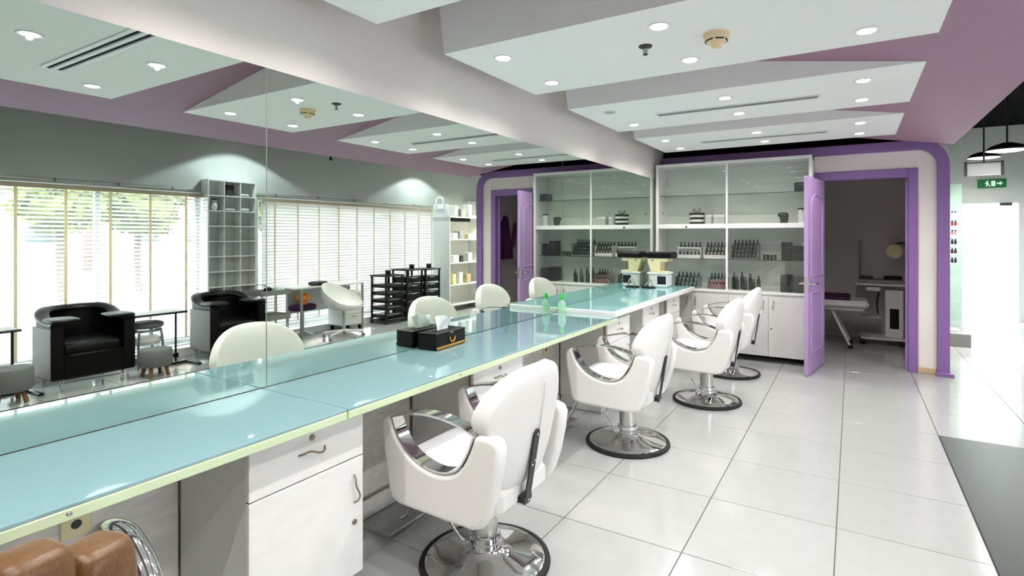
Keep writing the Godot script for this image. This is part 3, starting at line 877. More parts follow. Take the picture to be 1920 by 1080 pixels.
# ------------------------------------------------------------------ door and treatment room
func build_door_and_room() -> void:
	var d := thing("door_1", "purple panelled door standing open beside the display cabinet", "door", V(1.852, 0, 6.955), 0.0, "", "structure")
	var leaf := Node3D.new()
	leaf.name = "leaf"
	d.add_child(leaf)
	leaf.rotation.y = -1.727
	part("slab", cb(0.765, 2.05, 0.038, 0.003), M.purple_door, leaf, Vector3(0.383, 1.033, 0))
	var up := rounded([[Vector2(0.13, 1.02), 0.02], [Vector2(0.635, 1.02), 0.02], [Vector2(0.635, 1.80), 0.10], [Vector2(0.50, 1.88), 0.3], [Vector2(0.265, 1.88), 0.3], [Vector2(0.13, 1.80), 0.10]], 6)
	var lo := rounded([[Vector2(0.13, 0.22), 0.02], [Vector2(0.635, 0.22), 0.02], [Vector2(0.635, 0.84), 0.02], [Vector2(0.13, 0.84), 0.02]], 4)
	for s in [-1.0, 1.0]:
		for pl in [up, lo]:
			var loop := []
			for p in pl: loop.append(Vector3(p.x, p.y, s * 0.019))
			part("panel_moulding", tube(loop, 0.011, 6, true), M.purple_door, leaf)
		# lever handle
		var h := part("door_handle", lathe([Vector2(0.0, 0.012), Vector2(0.024, 0.012), Vector2(0.026, 0.0)], 18), M.chrome, leaf, Vector3(0.70, 0.945, s * 0.019), Vector3(PI / 2 * s, 0, 0), "chrome lever handle")
		part("lever", tube(smooth([Vector3(0, 0, 0), Vector3(0, 0.045, 0), Vector3(-0.02, 0.056, 0), Vector3(-0.12, 0.052, 0)], 4), 0.010, 8), M.chrome, h)
	part("lock_plate", cb(0.004, 0.16, 0.022, 0.001), M.chrome_soft, leaf, Vector3(0.766, 0.945, 0))
	var f := thing("trim_5", "purple door frame around the dark treatment room", "door frame", Vector3.ZERO, 0.0, "", "structure")
	part("jamb", cb(0.085, 2.16, 0.16, 0.005), M.purple, f, V(1.808, 1.08, 7.05))
	part("jamb", cb(0.085, 2.16, 0.16, 0.005), M.purple, f, V(2.692, 1.08, 7.05))
	part("head", cb(0.799, 0.095, 0.16, 0.005), M.purple, f, V(2.25, 2.1125, 7.05))
	part("stop", cb(0.02, 2.06, 0.03, 0.002), M.purple_door, f, V(2.64, 1.03, 7.07))

	# dim treatment room behind
	struct("wall_room_back", cb(3.2, 3.3, 0.1, 0.001), M.room_wall, V(1.5, 1.65, 9.05), "plain white wall of the dark treatment room", "wall")
	struct("wall_room_side", cb(0.1, 3.3, 1.88, 0.001), M.room_wall, V(2.95, 1.65, 8.06), "side wall between the treatment room and the passage", "wall")
	struct("ceiling_room", cb(2.9, 0.08, 1.88, 0.001), M.room_wall, V(1.45, 2.5, 8.06), "low ceiling of the treatment room", "ceiling")

	var b := thing("treatment_bed", "white treatment bed with a purple towel in the dark room", "bed", V(1.75, 0, 8.2))
	part("mattress", cb(1.14, 0.09, 0.56, 0.03), M.leather_white, b, Vector3(0, 0.575, 0))
	part("base_frame", cb(1.04, 0.04, 0.5, 0.006), M.steel, b, Vector3(0, 0.508, 0))
	part("towel", cb(0.50, 0.05, 0.50, 0.02), M.purple_cloth, b, Vector3(0.12, 0.645, 0), Vector3.ZERO, "folded purple towel")
	for s in [-1, 1]:
		for q in [-1, 1]:
			part("leg", tube([Vector3(s * 0.16, 0.49, q * 0.2), Vector3(s * 0.36, 0.05, q * 0.2)], 0.017, 8), M.white_plastic, b)
			part("caster", puff(0.06, 0.06, 0.03, 1, 0.6, 12, 8), M.rubber, b, Vector3(s * 0.37, 0.031, q * 0.2))
	var m := thing("beauty_trolley", "white facial machine trolley with trays and tubes in the dark room", "trolley", V(2.50, 0, 8.62))
	part("base", cb(0.50, 0.03, 0.40, 0.01), M.white_plastic, m, Vector3(-0.02, 0.09, 0))
	for s in [-1, 1]:
		for q in [-1, 1]:
			part("caster", puff(0.075, 0.075, 0.035, 1, 0.6, 12, 8), M.rubber, m, Vector3(-0.02 + s * 0.22, 0.038, q * 0.16))
	part("cabinet", cb(0.20, 0.62, 0.30, 0.01), M.white_plastic, m, Vector3(0.11, 0.42, 0))
	part("dark_window", cb(0.10, 0.26, 0.01, 0.004), M.black_plastic, m, Vector3(0.11, 0.36, 0.152))
	part("lower_shelf", cb(0.24, 0.02, 0.30, 0.005), M.white_plastic, m, Vector3(-0.15, 0.36, 0.0))
	part("top_tray", cb(0.56, 0.03, 0.40, 0.008), M.white_plastic, m, Vector3(-0.04, 0.80, 0))
	part("tray_rim", cb(0.52, 0.05, 0.36, 0.01), M.grey_plastic, m, Vector3(-0.04, 0.84, 0))
	part("instrument", cb(0.20, 0.05, 0.2, 0.01), M.black_plastic, m, Vector3(0.1, 0.885, 0))
	part("instrument", cb(0.16, 0.04, 0.2, 0.01), M.dark_grey, m, Vector3(-0.2, 0.885, 0))
	part("drawer", cb(0.16, 0.05, 0.25, 0.006), M.white_plastic, m, Vector3(-0.12, 0.74, 0.05))
	part("steamer_pole", cyl(0.014, 0.52, 10), M.grey_plastic, m, Vector3(-0.27, 0.86, 0))
	part("hose", tube(smooth([Vector3(-0.06, 0.70, 0.17), Vector3(-0.08, 0.56, 0.18), Vector3(-0.07, 0.42, 0.18)], 5), 0.010, 6), M.black_plastic, m)
	var lp := thing("magnifier_lamp", "cream magnifier lamp on an arm in the dark room", "lamp", V(2.62, 1.24, 8.6))
	part("lamp_head", lathe([Vector2(0.0, 0.02), Vector2(0.05, 0.018), Vector2(0.085, 0.012), Vector2(0.10, -0.01), Vector2(0.06, -0.012), Vector2(0.055, 0.0), Vector2(0.0, 0.0)], 24), M.cream, lp, Vector3.ZERO, Vector3(PI * 0.42, 0, 0))
	part("arm", tube(smooth([Vector3(0.0, 0.08, -0.02), Vector3(0.10, 0.11, -0.08), Vector3(0.29, 0.04, -0.3)], 5), 0.010, 6), M.dark_grey, lp)
	# robe hanging inside, seen in the mirror
	var rb := thing("hanging_robe", "purple robe hanging on the wall inside the treatment room", "robe", V(2.87, 1.74, 7.62))
	part("hook", tube([Vector3(0.03, 0.03, 0), Vector3(-0.01, 0.03, 0), Vector3(-0.02, 0.05, 0)], 0.006, 6), M.steel, rb)
	var st := new_st()
	var rows := 14
	var cols := 16
	var gp := func(i: int, j2: int) -> Vector3:
		var t := i / float(rows)
		var a := PI * (j2 / float(cols)) - PI * 0.5
		var w := 0.06 + 0.13 * pow(t, 0.6)
		var fold := 1.0 + 0.22 * sin(j2 * 2.1 + t * 1.5) * t
		return Vector3(0.025 - 0.075 * cos(a) * fold * (0.5 + 0.5 * t), 0.03 - t * 0.72, sin(a) * w * fold)
	for i in rows:
		for j2 in cols:
			var pa: Vector3 = gp.call(i, j2)
			var pb: Vector3 = gp.call(i, j2 + 1)
			var pc: Vector3 = gp.call(i + 1, j2 + 1)
			var pd: Vector3 = gp.call(i + 1, j2)
			var nn := (pa - pc).cross(pb - pd).normalized()
			if nn.x > 0: nn = -nn
			quad(st, pa, pb, pc, pd, nn)
	part("cloth", st.commit(), M.robe, rb)
	part("sleeve", puff(0.07, 0.44, 0.08, 0.8, 0.9, 12, 10), M.robe, rb, Vector3(-0.035, -0.28, 0.19), Vector3(0.12, 0, 0))
	part("sleeve", puff(0.07, 0.44, 0.08, 0.8, 0.9, 12, 10), M.robe, rb, Vector3(-0.035, -0.28, -0.19), Vector3(-0.12, 0, 0))

# ------------------------------------------------------------------ styling chairs (facing the mirror, -x)
func chair_base(t: Node3D) -> void:
	part("rubber_ring", lathe([Vector2(0.262, 0.002), Vector2(0.286, 0.002), Vector2(0.290, 0.010), Vector2(0.286, 0.022), Vector2(0.266, 0.026)], 48), M.rubber, t)
	part("base_disc", lathe([Vector2(0.268, 0.022), Vector2(0.255, 0.030), Vector2(0.20, 0.040), Vector2(0.12, 0.056), Vector2(0.085, 0.066), Vector2(0.072, 0.080)], 48), M.chrome, t)
	part("collar", lathe([Vector2(0.074, 0.078), Vector2(0.074, 0.10), Vector2(0.068, 0.104), Vector2(0.068, 0.128), Vector2(0.062, 0.134), Vector2(0.05, 0.134)], 28), M.chrome, t)
	part("column", lathe([Vector2(0.056, 0.12), Vector2(0.056, 0.325), Vector2(0.0, 0.325)], 28), M.chrome_soft, t)
	var lv := part("pump_lever", tube(smooth([Vector3(-0.04, 0.10, 0.05), Vector3(-0.07, 0.13, 0.09), Vector3(-0.115, 0.27, 0.15)], 4), 0.007, 8), M.chrome, t)
	part("pivot", cb(0.05, 0.035, 0.02, 0.004), M.chrome, lv, Vector3(-0.05, 0.10, 0.072))

func build_chairs() -> void:
	var t := thing("styling_chair", "white leather styling chair with chrome eye-shaped arms beside the first drawer unit", "chair", V(0.744, 0, 1.954), 0.0, "white styling chairs along the mirror")
	chair_base(t)
	part("seat_base", cb(0.44, 0.085, 0.42, 0.02), M.leather_white, t, Vector3(-0.03, 0.365, 0))
	part("seat_cushion", puff(0.52, 0.12, 0.445, 0.35, 0.22, 32, 12), M.leather_seat, t, Vector3(-0.065, 0.435, 0))
	# side panels with a scooped arm opening
	var scoop := smooth([Vector2(-0.286, 0.668), Vector2(-0.252, 0.595), Vector2(-0.175, 0.522), Vector2(-0.05, 0.486), Vector2(0.058, 0.510), Vector2(0.115, 0.580), Vector2(0.150, 0.664)], 4)
	var out := []
	for p in scoop: out.append(p)
	out.append_array([Vector2(0.175, 0.676), Vector2(0.225, 0.676), Vector2(0.257, 0.664), Vector2(0.270, 0.635), Vector2(0.262, 0.56), Vector2(0.238, 0.45), Vector2(0.208, 0.36), Vector2(0.182, 0.32), Vector2(0.14, 0.304), Vector2(0.0, 0.305), Vector2(-0.24, 0.310), Vector2(-0.282, 0.325), Vector2(-0.302, 0.37), Vector2(-0.332, 0.53), Vector2(-0.342, 0.62), Vector2(-0.336, 0.655), Vector2(-0.315, 0.670)])
	var arc := smooth([Vector2(0.152, 0.668), Vector2(0.06, 0.698), Vector2(-0.07, 0.712), Vector2(-0.19, 0.700), Vector2(-0.288, 0.672)], 5)
	var low := smooth([Vector2(-0.284, 0.674), Vector2(-0.248, 0.600), Vector2(-0.172, 0.529), Vector2(-0.05, 0.493), Vector2(0.055, 0.516), Vector2(0.110, 0.585), Vector2(0.146, 0.668)], 5)
	var loop := []
	for p in low: loop.append(p)
	for k in range(1, arc.size() - 1): loop.append(arc[k])
	var side := slab(out, 0.072, 0.022, 4)
	var rim := ribbon(loop, 0.062, 0.008)
	for s in [1.0, -1.0]:
		var sp := part("side_panel", side, M.leather_white, t, Vector3(0, 0, s * 0.255))
		part("arm_trim", rim, M.chrome, sp, Vector3.ZERO, Vector3.ZERO, "chrome eye-shaped arm band")
	# dome-topped backrest
	var back_h := 0.53
	var shape := func(v: Vector3) -> Vector3:
		var k := v.y / back_h + 0.5
		var w := 0.80 + 0.22 * smoothstep(0.40, 0.62, k) + 0.25 * (1.0 - smoothstep(0.0, 0.22, k))
		var z := v.z * w
		return Vector3(v.x - 0.9 * z * z, v.y + back_h * 0.5 - 0.005, z)
	var back_mesh := deform(puff(0.105, back_h, 0.565, 0.88, 0.26, 56, 28), shape)
	# slab lies in x-y: turn it so its face looks along x, then lean back
	var holder := Node3D.new()
	holder.name = "backrest"
	t.add_child(holder)
	holder.position = Vector3(0.185, 0.395, 0)
	holder.rotation = Vector3(0, 0, -0.165)
	part("cushion", back_mesh, M.leather_white, holder)
	part("seam", tube([Vector3(0.0515, 0.06, 0), Vector3(0.0525, 0.25, 0), Vector3(0.050, 0.40, 0), Vector3(0.044, 0.455, 0)], 0.0026, 6), M.seam, holder)
	var bkt := part("recline_bracket", slab(rounded([[Vector2(-0.023, -0.06), 0.008], [Vector2(0.023, -0.06), 0.008], [Vector2(0.023, 0.265), 0.0229], [Vector2(-0.023, 0.265), 0.0229]], 6), 0.007, 0.002, 2), M.black_metal, holder, Vector3(0.0575, 0.0, 0.03), Vector3(0, PI / 2, 0), "black metal recline bracket")
	for y in [0.245, 0.13, 0.115, -0.04]:
		part("bolt", cyl(0.005, 0.004, 8, 0.001), M.chrome, bkt, Vector3(0.008 if y == 0.13 else (-0.008 if y == 0.115 else 0.0), y, 0.0035), Vector3(PI / 2, 0, 0))
	part("bracket_block", cb(0.05, 0.03, 0.07, 0.005), M.black_metal, t, Vector3(0.215, 0.352, 0.03))
	part("rear_block", cb(0.12, 0.12, 0.40, 0.03), M.leather_white, t, Vector3(0.15, 0.375, 0))
	# footrest
	var fr := part("footrest", tube(smooth([Vector3(-0.22, 0.33, 0), Vector3(-0.36, 0.27, 0), Vector3(-0.45, 0.10, 0), Vector3(-0.50, 0.055, 0)], 5), 0.011, 8), M.chrome, t)
	part("foot_plate", cb(0.14, 0.008, 0.27, 0.003), M.steel, fr, Vector3(-0.517, 0.052, 0), Vector3(0, 0, -0.06))
	copy(t, "styling_chair", V(0.795, 0, 3.584), 0.0, "white leather styling chair with chrome eye-shaped arms in front of the plain knee panel")
	copy(t, "styling_chair", V(1.046, 0, 4.854), 0.0, "white leather styling chair with chrome arms pulled out, second from the base cabinet")
	copy(t, "styling_chair", V(1.045, 0, 5.956), 0.0, "white leather styling chair with chrome arms closest to the base cabinet")

	# brown channel-tufted chair with chrome tube arms
	var b := thing("barrel_chair", "brown leather channel-tufted chair with thick chrome tube arms", "chair", V(0.68, 0, 0.24))
	chair_base(b)
	part("seat_cushion", puff(0.52, 0.13, 0.48, 0.35, 0.3, 28, 12), M.brown_leather, b, Vector3(-0.03, 0.43, 0))
	part("seat_base", cb(0.42, 0.07, 0.40, 0.02), M.brown_leather, b, Vector3(-0.02, 0.345, 0))
	for k in 5:
		var off := (k - 2) * 0.104
		var c := Vector3(0.265 - 0.9 * off * off, 0.662 - 1.35 * off * off, -off)
		var ch := part("back_channel", puff(0.115, 0.53, 0.124, 0.34, 0.62, 22, 18), M.brown_leather, b, c, Vector3(0, off * 1.4, -0.06))
		part("piping", tube(smooth([Vector3(0.044, -0.20, 0.040), Vector3(0.046, 0.17, 0.040), Vector3(0.040, 0.232, 0.0), Vector3(0.046, 0.17, -0.040), Vector3(0.044, -0.20, -0.040)], 6), 0.0024, 6), M.brown_piping, ch)
	part("back_shell", cb(0.06, 0.40, 0.46, 0.025), M.brown_leather, b, Vector3(0.215, 0.56, 0), Vector3(0, 0, -0.06))
	for s in [-1.0, 1.0]:
		part("arm_tube", tube(smooth([Vector3(-0.20, 0.36, s * 0.30), Vector3(-0.205, 0.55, s * 0.345), Vector3(-0.14, 0.690, s * 0.36), Vector3(-0.04, 0.732, s * 0.362), Vector3(0.05, 0.712, s * 0.36), Vector3(0.125, 0.64, s * 0.355), Vector3(0.17, 0.50, s * 0.33), Vector3(0.15, 0.36, s * 0.26)], 6), 0.031, 16), M.chrome, b, Vector3.ZERO, Vector3.ZERO, "thick chrome tube arm")
		part("arm_bracket", cb(0.40, 0.03, 0.10, 0.006), M.chrome, b, Vector3(-0.04, 0.345, s * 0.245))

# ------------------------------------------------------------------ things on the counter
func tissue_mesh() -> Mesh:
	var st := new_st()
	var rows := 10
	var cols := 16
	var gp := func(i: int, j: int) -> Vector3:
		var t := i / float(rows)
		var u := j / float(cols) - 0.5
		var w := 0.10 + 0.055 * t
		var fold := sin(u * 13.0 + 0.6) * 0.016 * t + sin(u * 5.0 + 2.0 * t) * 0.014 * t
		return Vector3(fold + 0.012 * t * t, t * (0.078 + 0.012 * sin(u * 6.0 + 0.5)), u * w)
	for i in rows:
		for j in cols:
			var a: Vector3 = gp.call(i, j)
			var b: Vector3 = gp.call(i, j + 1)
			var c: Vector3 = gp.call(i + 1, j + 1)
			var d: Vector3 = gp.call(i + 1, j)
			var n := (a - c).cross(b - d).normalized()
			for s in [-1.0, 1.0]:
				var o: Vector3 = n * 0.0008 * s
				quad(st, a + o, b + o, c + o, d + o, n * s)
	return st.commit()

func build_counter_things() -> void:
	var t := thing("tissue_box", "black tissue box with gold trim touching the mirror", "tissue box", V(0.078, 0.797, 2.455), deg_to_rad(4.0))
	part("box", cb(0.134, 0.088, 0.285, 0.005), M.black_plastic, t, Vector3(0, 0.044, 0))
	part("lid", cb(0.136, 0.008, 0.287, 0.003), M.black_leather, t, Vector3(0, 0.090, 0))
	part("slot", cb(0.03, 0.002, 0.16, 0.0005), M.gap, t, Vector3(0.0, 0.0945, 0))
	part("gold_strip", cb(0.004, 0.013, 0.286, 0.001), M.gold, t, Vector3(0.068, 0.013, 0), Vector3.ZERO, "gold strip")
	var ring := []
	for k in 17:
		var a := PI * 0.92 + PI * 1.16 * k / 16.0
		ring.append(Vector3(0.073, 0.056 + sin(a) * 0.022, cos(a) * 0.024))
	part("emblem", tube(ring, 0.0042, 8), M.gold, t, Vector3.ZERO, Vector3.ZERO, "gold horseshoe emblem")
	part("clasp", cb(0.006, 0.010, 0.034, 0.002), M.brass, t, Vector3(0.068, 0.086, 0))
	part("tissue", tissue_mesh(), M.tissue, t, Vector3(0.0, 0.092, 0.0), Vector3.ZERO, "white paper tissue")

	var s := thing("spray_bottle", "clear spray bottle with a bright green cap near the raised counter", "bottle", V(0.075, 0.797, 3.98))
	part("body", lathe([Vector2(0, 0), Vector2(0.030, 0), Vector2(0.034, 0.006), Vector2(0.034, 0.075), Vector2(0.026, 0.098), Vector2(0.012, 0.112), Vector2(0.012, 0.120), Vector2(0, 0.120)], 18), M.bottle_clear, s)
	part("label_band", lathe([Vector2(0.0346, 0.02), Vector2(0.0346, 0.065)], 18), M.green_label, s)
	part("cap", lathe([Vector2(0.014, 0.118), Vector2(0.016, 0.124), Vector2(0.015, 0.15), Vector2(0.008, 0.162), Vector2(0, 0.163)], 14), M.green_cap, s)
	part("nozzle", cb(0.03, 0.010, 0.012, 0.003), M.green_cap, s, Vector3(0.014, 0.153, 0))

	# cream appliance with black lid at the far end of the counter
	var m := thing("counter_appliance", "cream countertop machine with a black lid and dark base panel", "appliance", V(0.165, 0.833, 6.36))
	part("base", cb(0.22, 0.150, 0.22, 0.012), M.white_plastic, m, Vector3(0, 0.076, 0))
	part("front_panel", cb(0.105, 0.095, 0.006, 0.003), M.navy, m, Vector3(0.05, 0.085, 0.111))
	part("drip_shelf", cb(0.25, 0.028, 0.25, 0.01), M.white_plastic, m, Vector3(0.0, 0.165, 0))
	part("tray", cb(0.13, 0.014, 0.11, 0.004), M.cream, m, Vector3(0.055, 0.186, 0.07))
	var body := []
	for e in [[-0.085, 0.178], [0.028, 0.178], [0.036, 0.30], [0.115, 0.305], [0.128, 0.345], [-0.128, 0.345], [-0.118, 0.28]]: body.append(Vector2(e[0], e[1]))
	part("head", slab(body, 0.22, 0.012, 3, false), M.cream, m)
	part("screw", cyl(0.009, 0.004, 10, 0.001), M.dark_grey, m, Vector3(-0.06, 0.318, 0.11), Vector3(PI / 2, 0, 0))
	part("lid", cb(0.30, 0.062, 0.26, 0.012), M.black_plastic, m, Vector3(0.02, 0.377, 0))
	part("lid_rim", cb(0.26, 0.012, 0.22, 0.004), M.dark_grey, m, Vector3(0.02, 0.413, 0))
	var dk := solo("cable_tray", "flat round black tray beside the cream machine", "tray", lathe([Vector2(0, 0.001), Vector2(0.075, 0.001), Vector2(0.085, 0.012), Vector2(0.078, 0.012), Vector2(0.07, 0.006), Vector2(0, 0.006)], 28), M.black_plastic, V(0.10, 0.833, 6.13))
	solo("hair_tool", "dark metal tool lying on the tray in front of the cream machine", "tool", tube(smooth([Vector3(-0.04, 0.02, 0.02), Vector3(0.0, 0.07, 0.0), Vector3(0.03, 0.10, -0.02), Vector3(0.05, 0.03, 0.01)], 5), 0.012, 8), M.steel, V(0.10, 0.833, 6.13))

# ------------------------------------------------------------------ windows and blinds
func build_windows() -> void:
	var spans := [[0.55, 3.73], [4.48, 8.20]]
	for k in 2:
		var a: float = spans[k][0]
		var c: float = spans[k][1]
		var mid := (a + c) * 0.5
		var w := thing("window_%d" % (k + 1), ["wide window with open white venetian blind onto the trees", "wide window behind a nearly closed white venetian blind"][k], "window", V(5.0, 0, mid), 0.0, "", "structure")
		part("window_frame", cb(0.06, 0.05, c - a, 0.004), M.alu, w, Vector3(0, 0.145, 0))
		part("window_frame", cb(0.06, 0.05, c - a, 0.004), M.alu, w, Vector3(0, 1.955, 0))
		var n := 3
		for q in n + 1:
			part("mullion", cb(0.06, 1.76, 0.05, 0.004), M.alu, w, Vector3(0, 1.05, lerpf(-(c - a) * 0.5 + 0.025, (c - a) * 0.5 - 0.025, q / float(n))))
		for q in n:
			part("pane", cb(0.006, 1.76, (c - a) / n - 0.05, 0.001), M.window_glass, w, Vector3(0, 1.05, (-(c - a) * 0.5) + (q + 0.5) * (c - a) / n))
		var b := thing("venetian_blind", ["white slatted venetian blind with open slats beside the left tub armchair", "white slatted venetian blind with nearly closed slats behind the desk"][k], "blind", V(4.862, 0, mid))
		var len := c - a - 0.05
		part("headrail", cb(0.055, 0.045, len, 0.004), M.headrail, b, Vector3(0, 1.945, 0))
		part("bottom_rail", cb(0.05, 0.018, len, 0.004), M.slat, b, Vector3(0, 0.205, 0))
		var pitch := 0.0435 if k == 0 else 0.0440
		var wide := 0.049 if k == 0 else 0.054
		var prof := []
		for q in 9: prof.append(Vector2((q / 8.0 - 0.5) * wide, 0.0045 * (1.0 - pow(q / 4.0 - 1.0, 2.0)) + 0.0006))
		for q in range(8, -1, -1): prof.append(Vector2((q / 8.0 - 0.5) * wide, 0.0045 * (1.0 - pow(q / 4.0 - 1.0, 2.0)) - 0.0006))
		var slat := slab(prof, len - 0.01, 0.0)
		var tilt := -0.40 if k == 0 else -1.05
		for q in 39:
			part("slat", slat, M.slat, b, Vector3(0, 0.238 + pitch * q, 0), Vector3(0, 0, tilt))
		var nt := int(round(len / 0.37))
		for q in nt:
			var z := -len * 0.5 + (q + 0.5) * len / nt
			part("ladder_tape", cb(0.001, 1.72, 0.026, 0.0003), M.tape, b, Vector3(-0.027, 1.07, z))
	# scalloped valance line above second blind handled by the conduit

func tub_chair(label: String, at: Vector3) -> Node3D:
	# faces the mirror (-x)
	var t := thing("tub_armchair", label, "armchair", at, 0.0, "black tub armchairs under the window")
	# curved shell: outer U from front-left round the back to front-right
	var path := []
	for k in 25:
		var a := -PI * 0.5 + PI * k / 24.0
		path.append(Vector3(0.04 + 0.24 * cos(a), 0, 0.285 * sin(a)))
	var pts := [Vector3(-0.30, 0, -0.285), Vector3(-0.12, 0, -0.285)]
	pts.append_array(path)
	pts.append_array([Vector3(-0.12, 0, 0.285), Vector3(-0.30, 0, 0.285)])
	var st := new_st()
	var n := pts.size()
	var nor := []
	for i in n:
		var d: Vector3 = (pts[mini(i + 1, n - 1)] - pts[maxi(i - 1, 0)]).normalized()
		nor.append(Vector3(d.z, 0, -d.x))
	var top := func(i: int) -> float:
		return 0.62 + 0.10 * smoothstep(-0.1, 0.22, pts[i].x)
	for i in n - 1:
		var j := i + 1
		for s in [1.0, -1.0]:
			var q := []
			var nn := []
			for e in [[i, 0], [j, 0], [j, 1], [i, 1]]:
				var p: Vector3 = pts[e[0]] + nor[e[0]] * s * 0.042
				p.y = 0.12 if e[1] == 0 else top.call(e[0])
				q.append(p)
				nn.append(nor[e[0]] * s)
			quadn(st, q, nn)
	part("shell", st.commit(), M.black_leather, t)
	var rim := []
	for i in n: rim.append(pts[i] + Vector3.UP * (top.call(i) as float))
	part("padded_rim", tube(rim, 0.056, 12, false, 0.6), M.black_leather, t)
	for s in [-1.0, 1.0]:
		part("arm_front", cb(0.03, 0.50, 0.10, 0.012), M.black_leather, t, Vector3(-0.295, 0.37, s * 0.285))
		part("arm_pad", puff(0.30, 0.05, 0.23, 0.5, 0.5, 20, 8), M.black_leather, t, Vector3(-0.20, 0.655, s * 0.225))
	part("side_cover", cb(0.42, 0.46, 0.012, 0.004), M.grey_leather, t, Vector3(-0.09, 0.36, 0.333))
	part("seat_cushion", puff(0.50, 0.16, 0.50, 0.3, 0.25, 28, 10), M.black_leather, t, Vector3(-0.04, 0.37, 0))
	part("front_apron", cb(0.03, 0.22, 0.49, 0.012), M.black_leather, t, Vector3(-0.285, 0.23, 0))
	part("base", cb(0.52, 0.05, 0.54, 0.01), M.black_leather, t, Vector3(-0.02, 0.135, 0))
	for s in [-1.0, 1.0]:
		for q in [-0.25, 0.18]:
			part("leg", lathe([Vector2(0.0, 0.0), Vector2(0.014, 0.0), Vector2(0.020, 0.112), Vector2(0, 0.112)], 12), M.chrome, t, Vector3(q, 0, s * 0.24))
	part("front_rail", tube([Vector3(-0.25, 0.07, -0.24), Vector3(-0.25, 0.07, 0.24)], 0.009, 8), M.chrome, t)
	return t

func pouf(label: String, at: Vector3, r: float, h: float) -> void:
	var t := thing("pouf", label, "stool", at, 0.0, "grey fabric poufs")
	part("cushion", lathe([Vector2(0, 0.11), Vector2(r * 0.93, 0.11), Vector2(r, 0.13), Vector2(r, h - 0.025), Vector2(r * 0.93, h - 0.004), Vector2(r * 0.6, h), Vector2(0, h)], 32), M.grey_fabric, t)
	for k in 4:
		var a := PI / 4 + PI / 2 * k
		part("leg", tube([Vector3(cos(a) * r * 0.62, 0.115, sin(a) * r * 0.62), Vector3(cos(a) * r * 0.80, 0.004, sin(a) * r * 0.80)], 0.018, 10), M.wood_leg, t)

func tray_table(label: String, at: Vector3, tray_d: float) -> void:
	var t := thing("tray_table", label, "table", at, 0.0, "black tray tables beside the armchairs")
	part("tray", cb(0.30, 0.022, 0.52, 0.010), M.black_plastic, t, Vector3(-0.04, 0.60, tray_d))
	part("tray_top", cb(0.27, 0.004, 0.48, 0.001), M.grey_wall, t, Vector3(-0.04, 0.612, tray_d))
	part("pole", cyl(0.011, 0.56, 10), M.black_metal, t, Vector3(0, 0.03, 0))
	part("clamp", cb(0.04, 0.05, 0.05, 0.006), M.black_plastic, t, Vector3(0, 0.10, 0))
	part("base_bar", cb(0.04, 0.025, 0.24, 0.006), M.black_metal, t, Vector3(0.0, 0.0135, -0.02))
	part("base_bar", cb(0.36, 0.025, 0.04, 0.006), M.black_metal, t, Vector3(-0.10, 0.0135, -0.12))

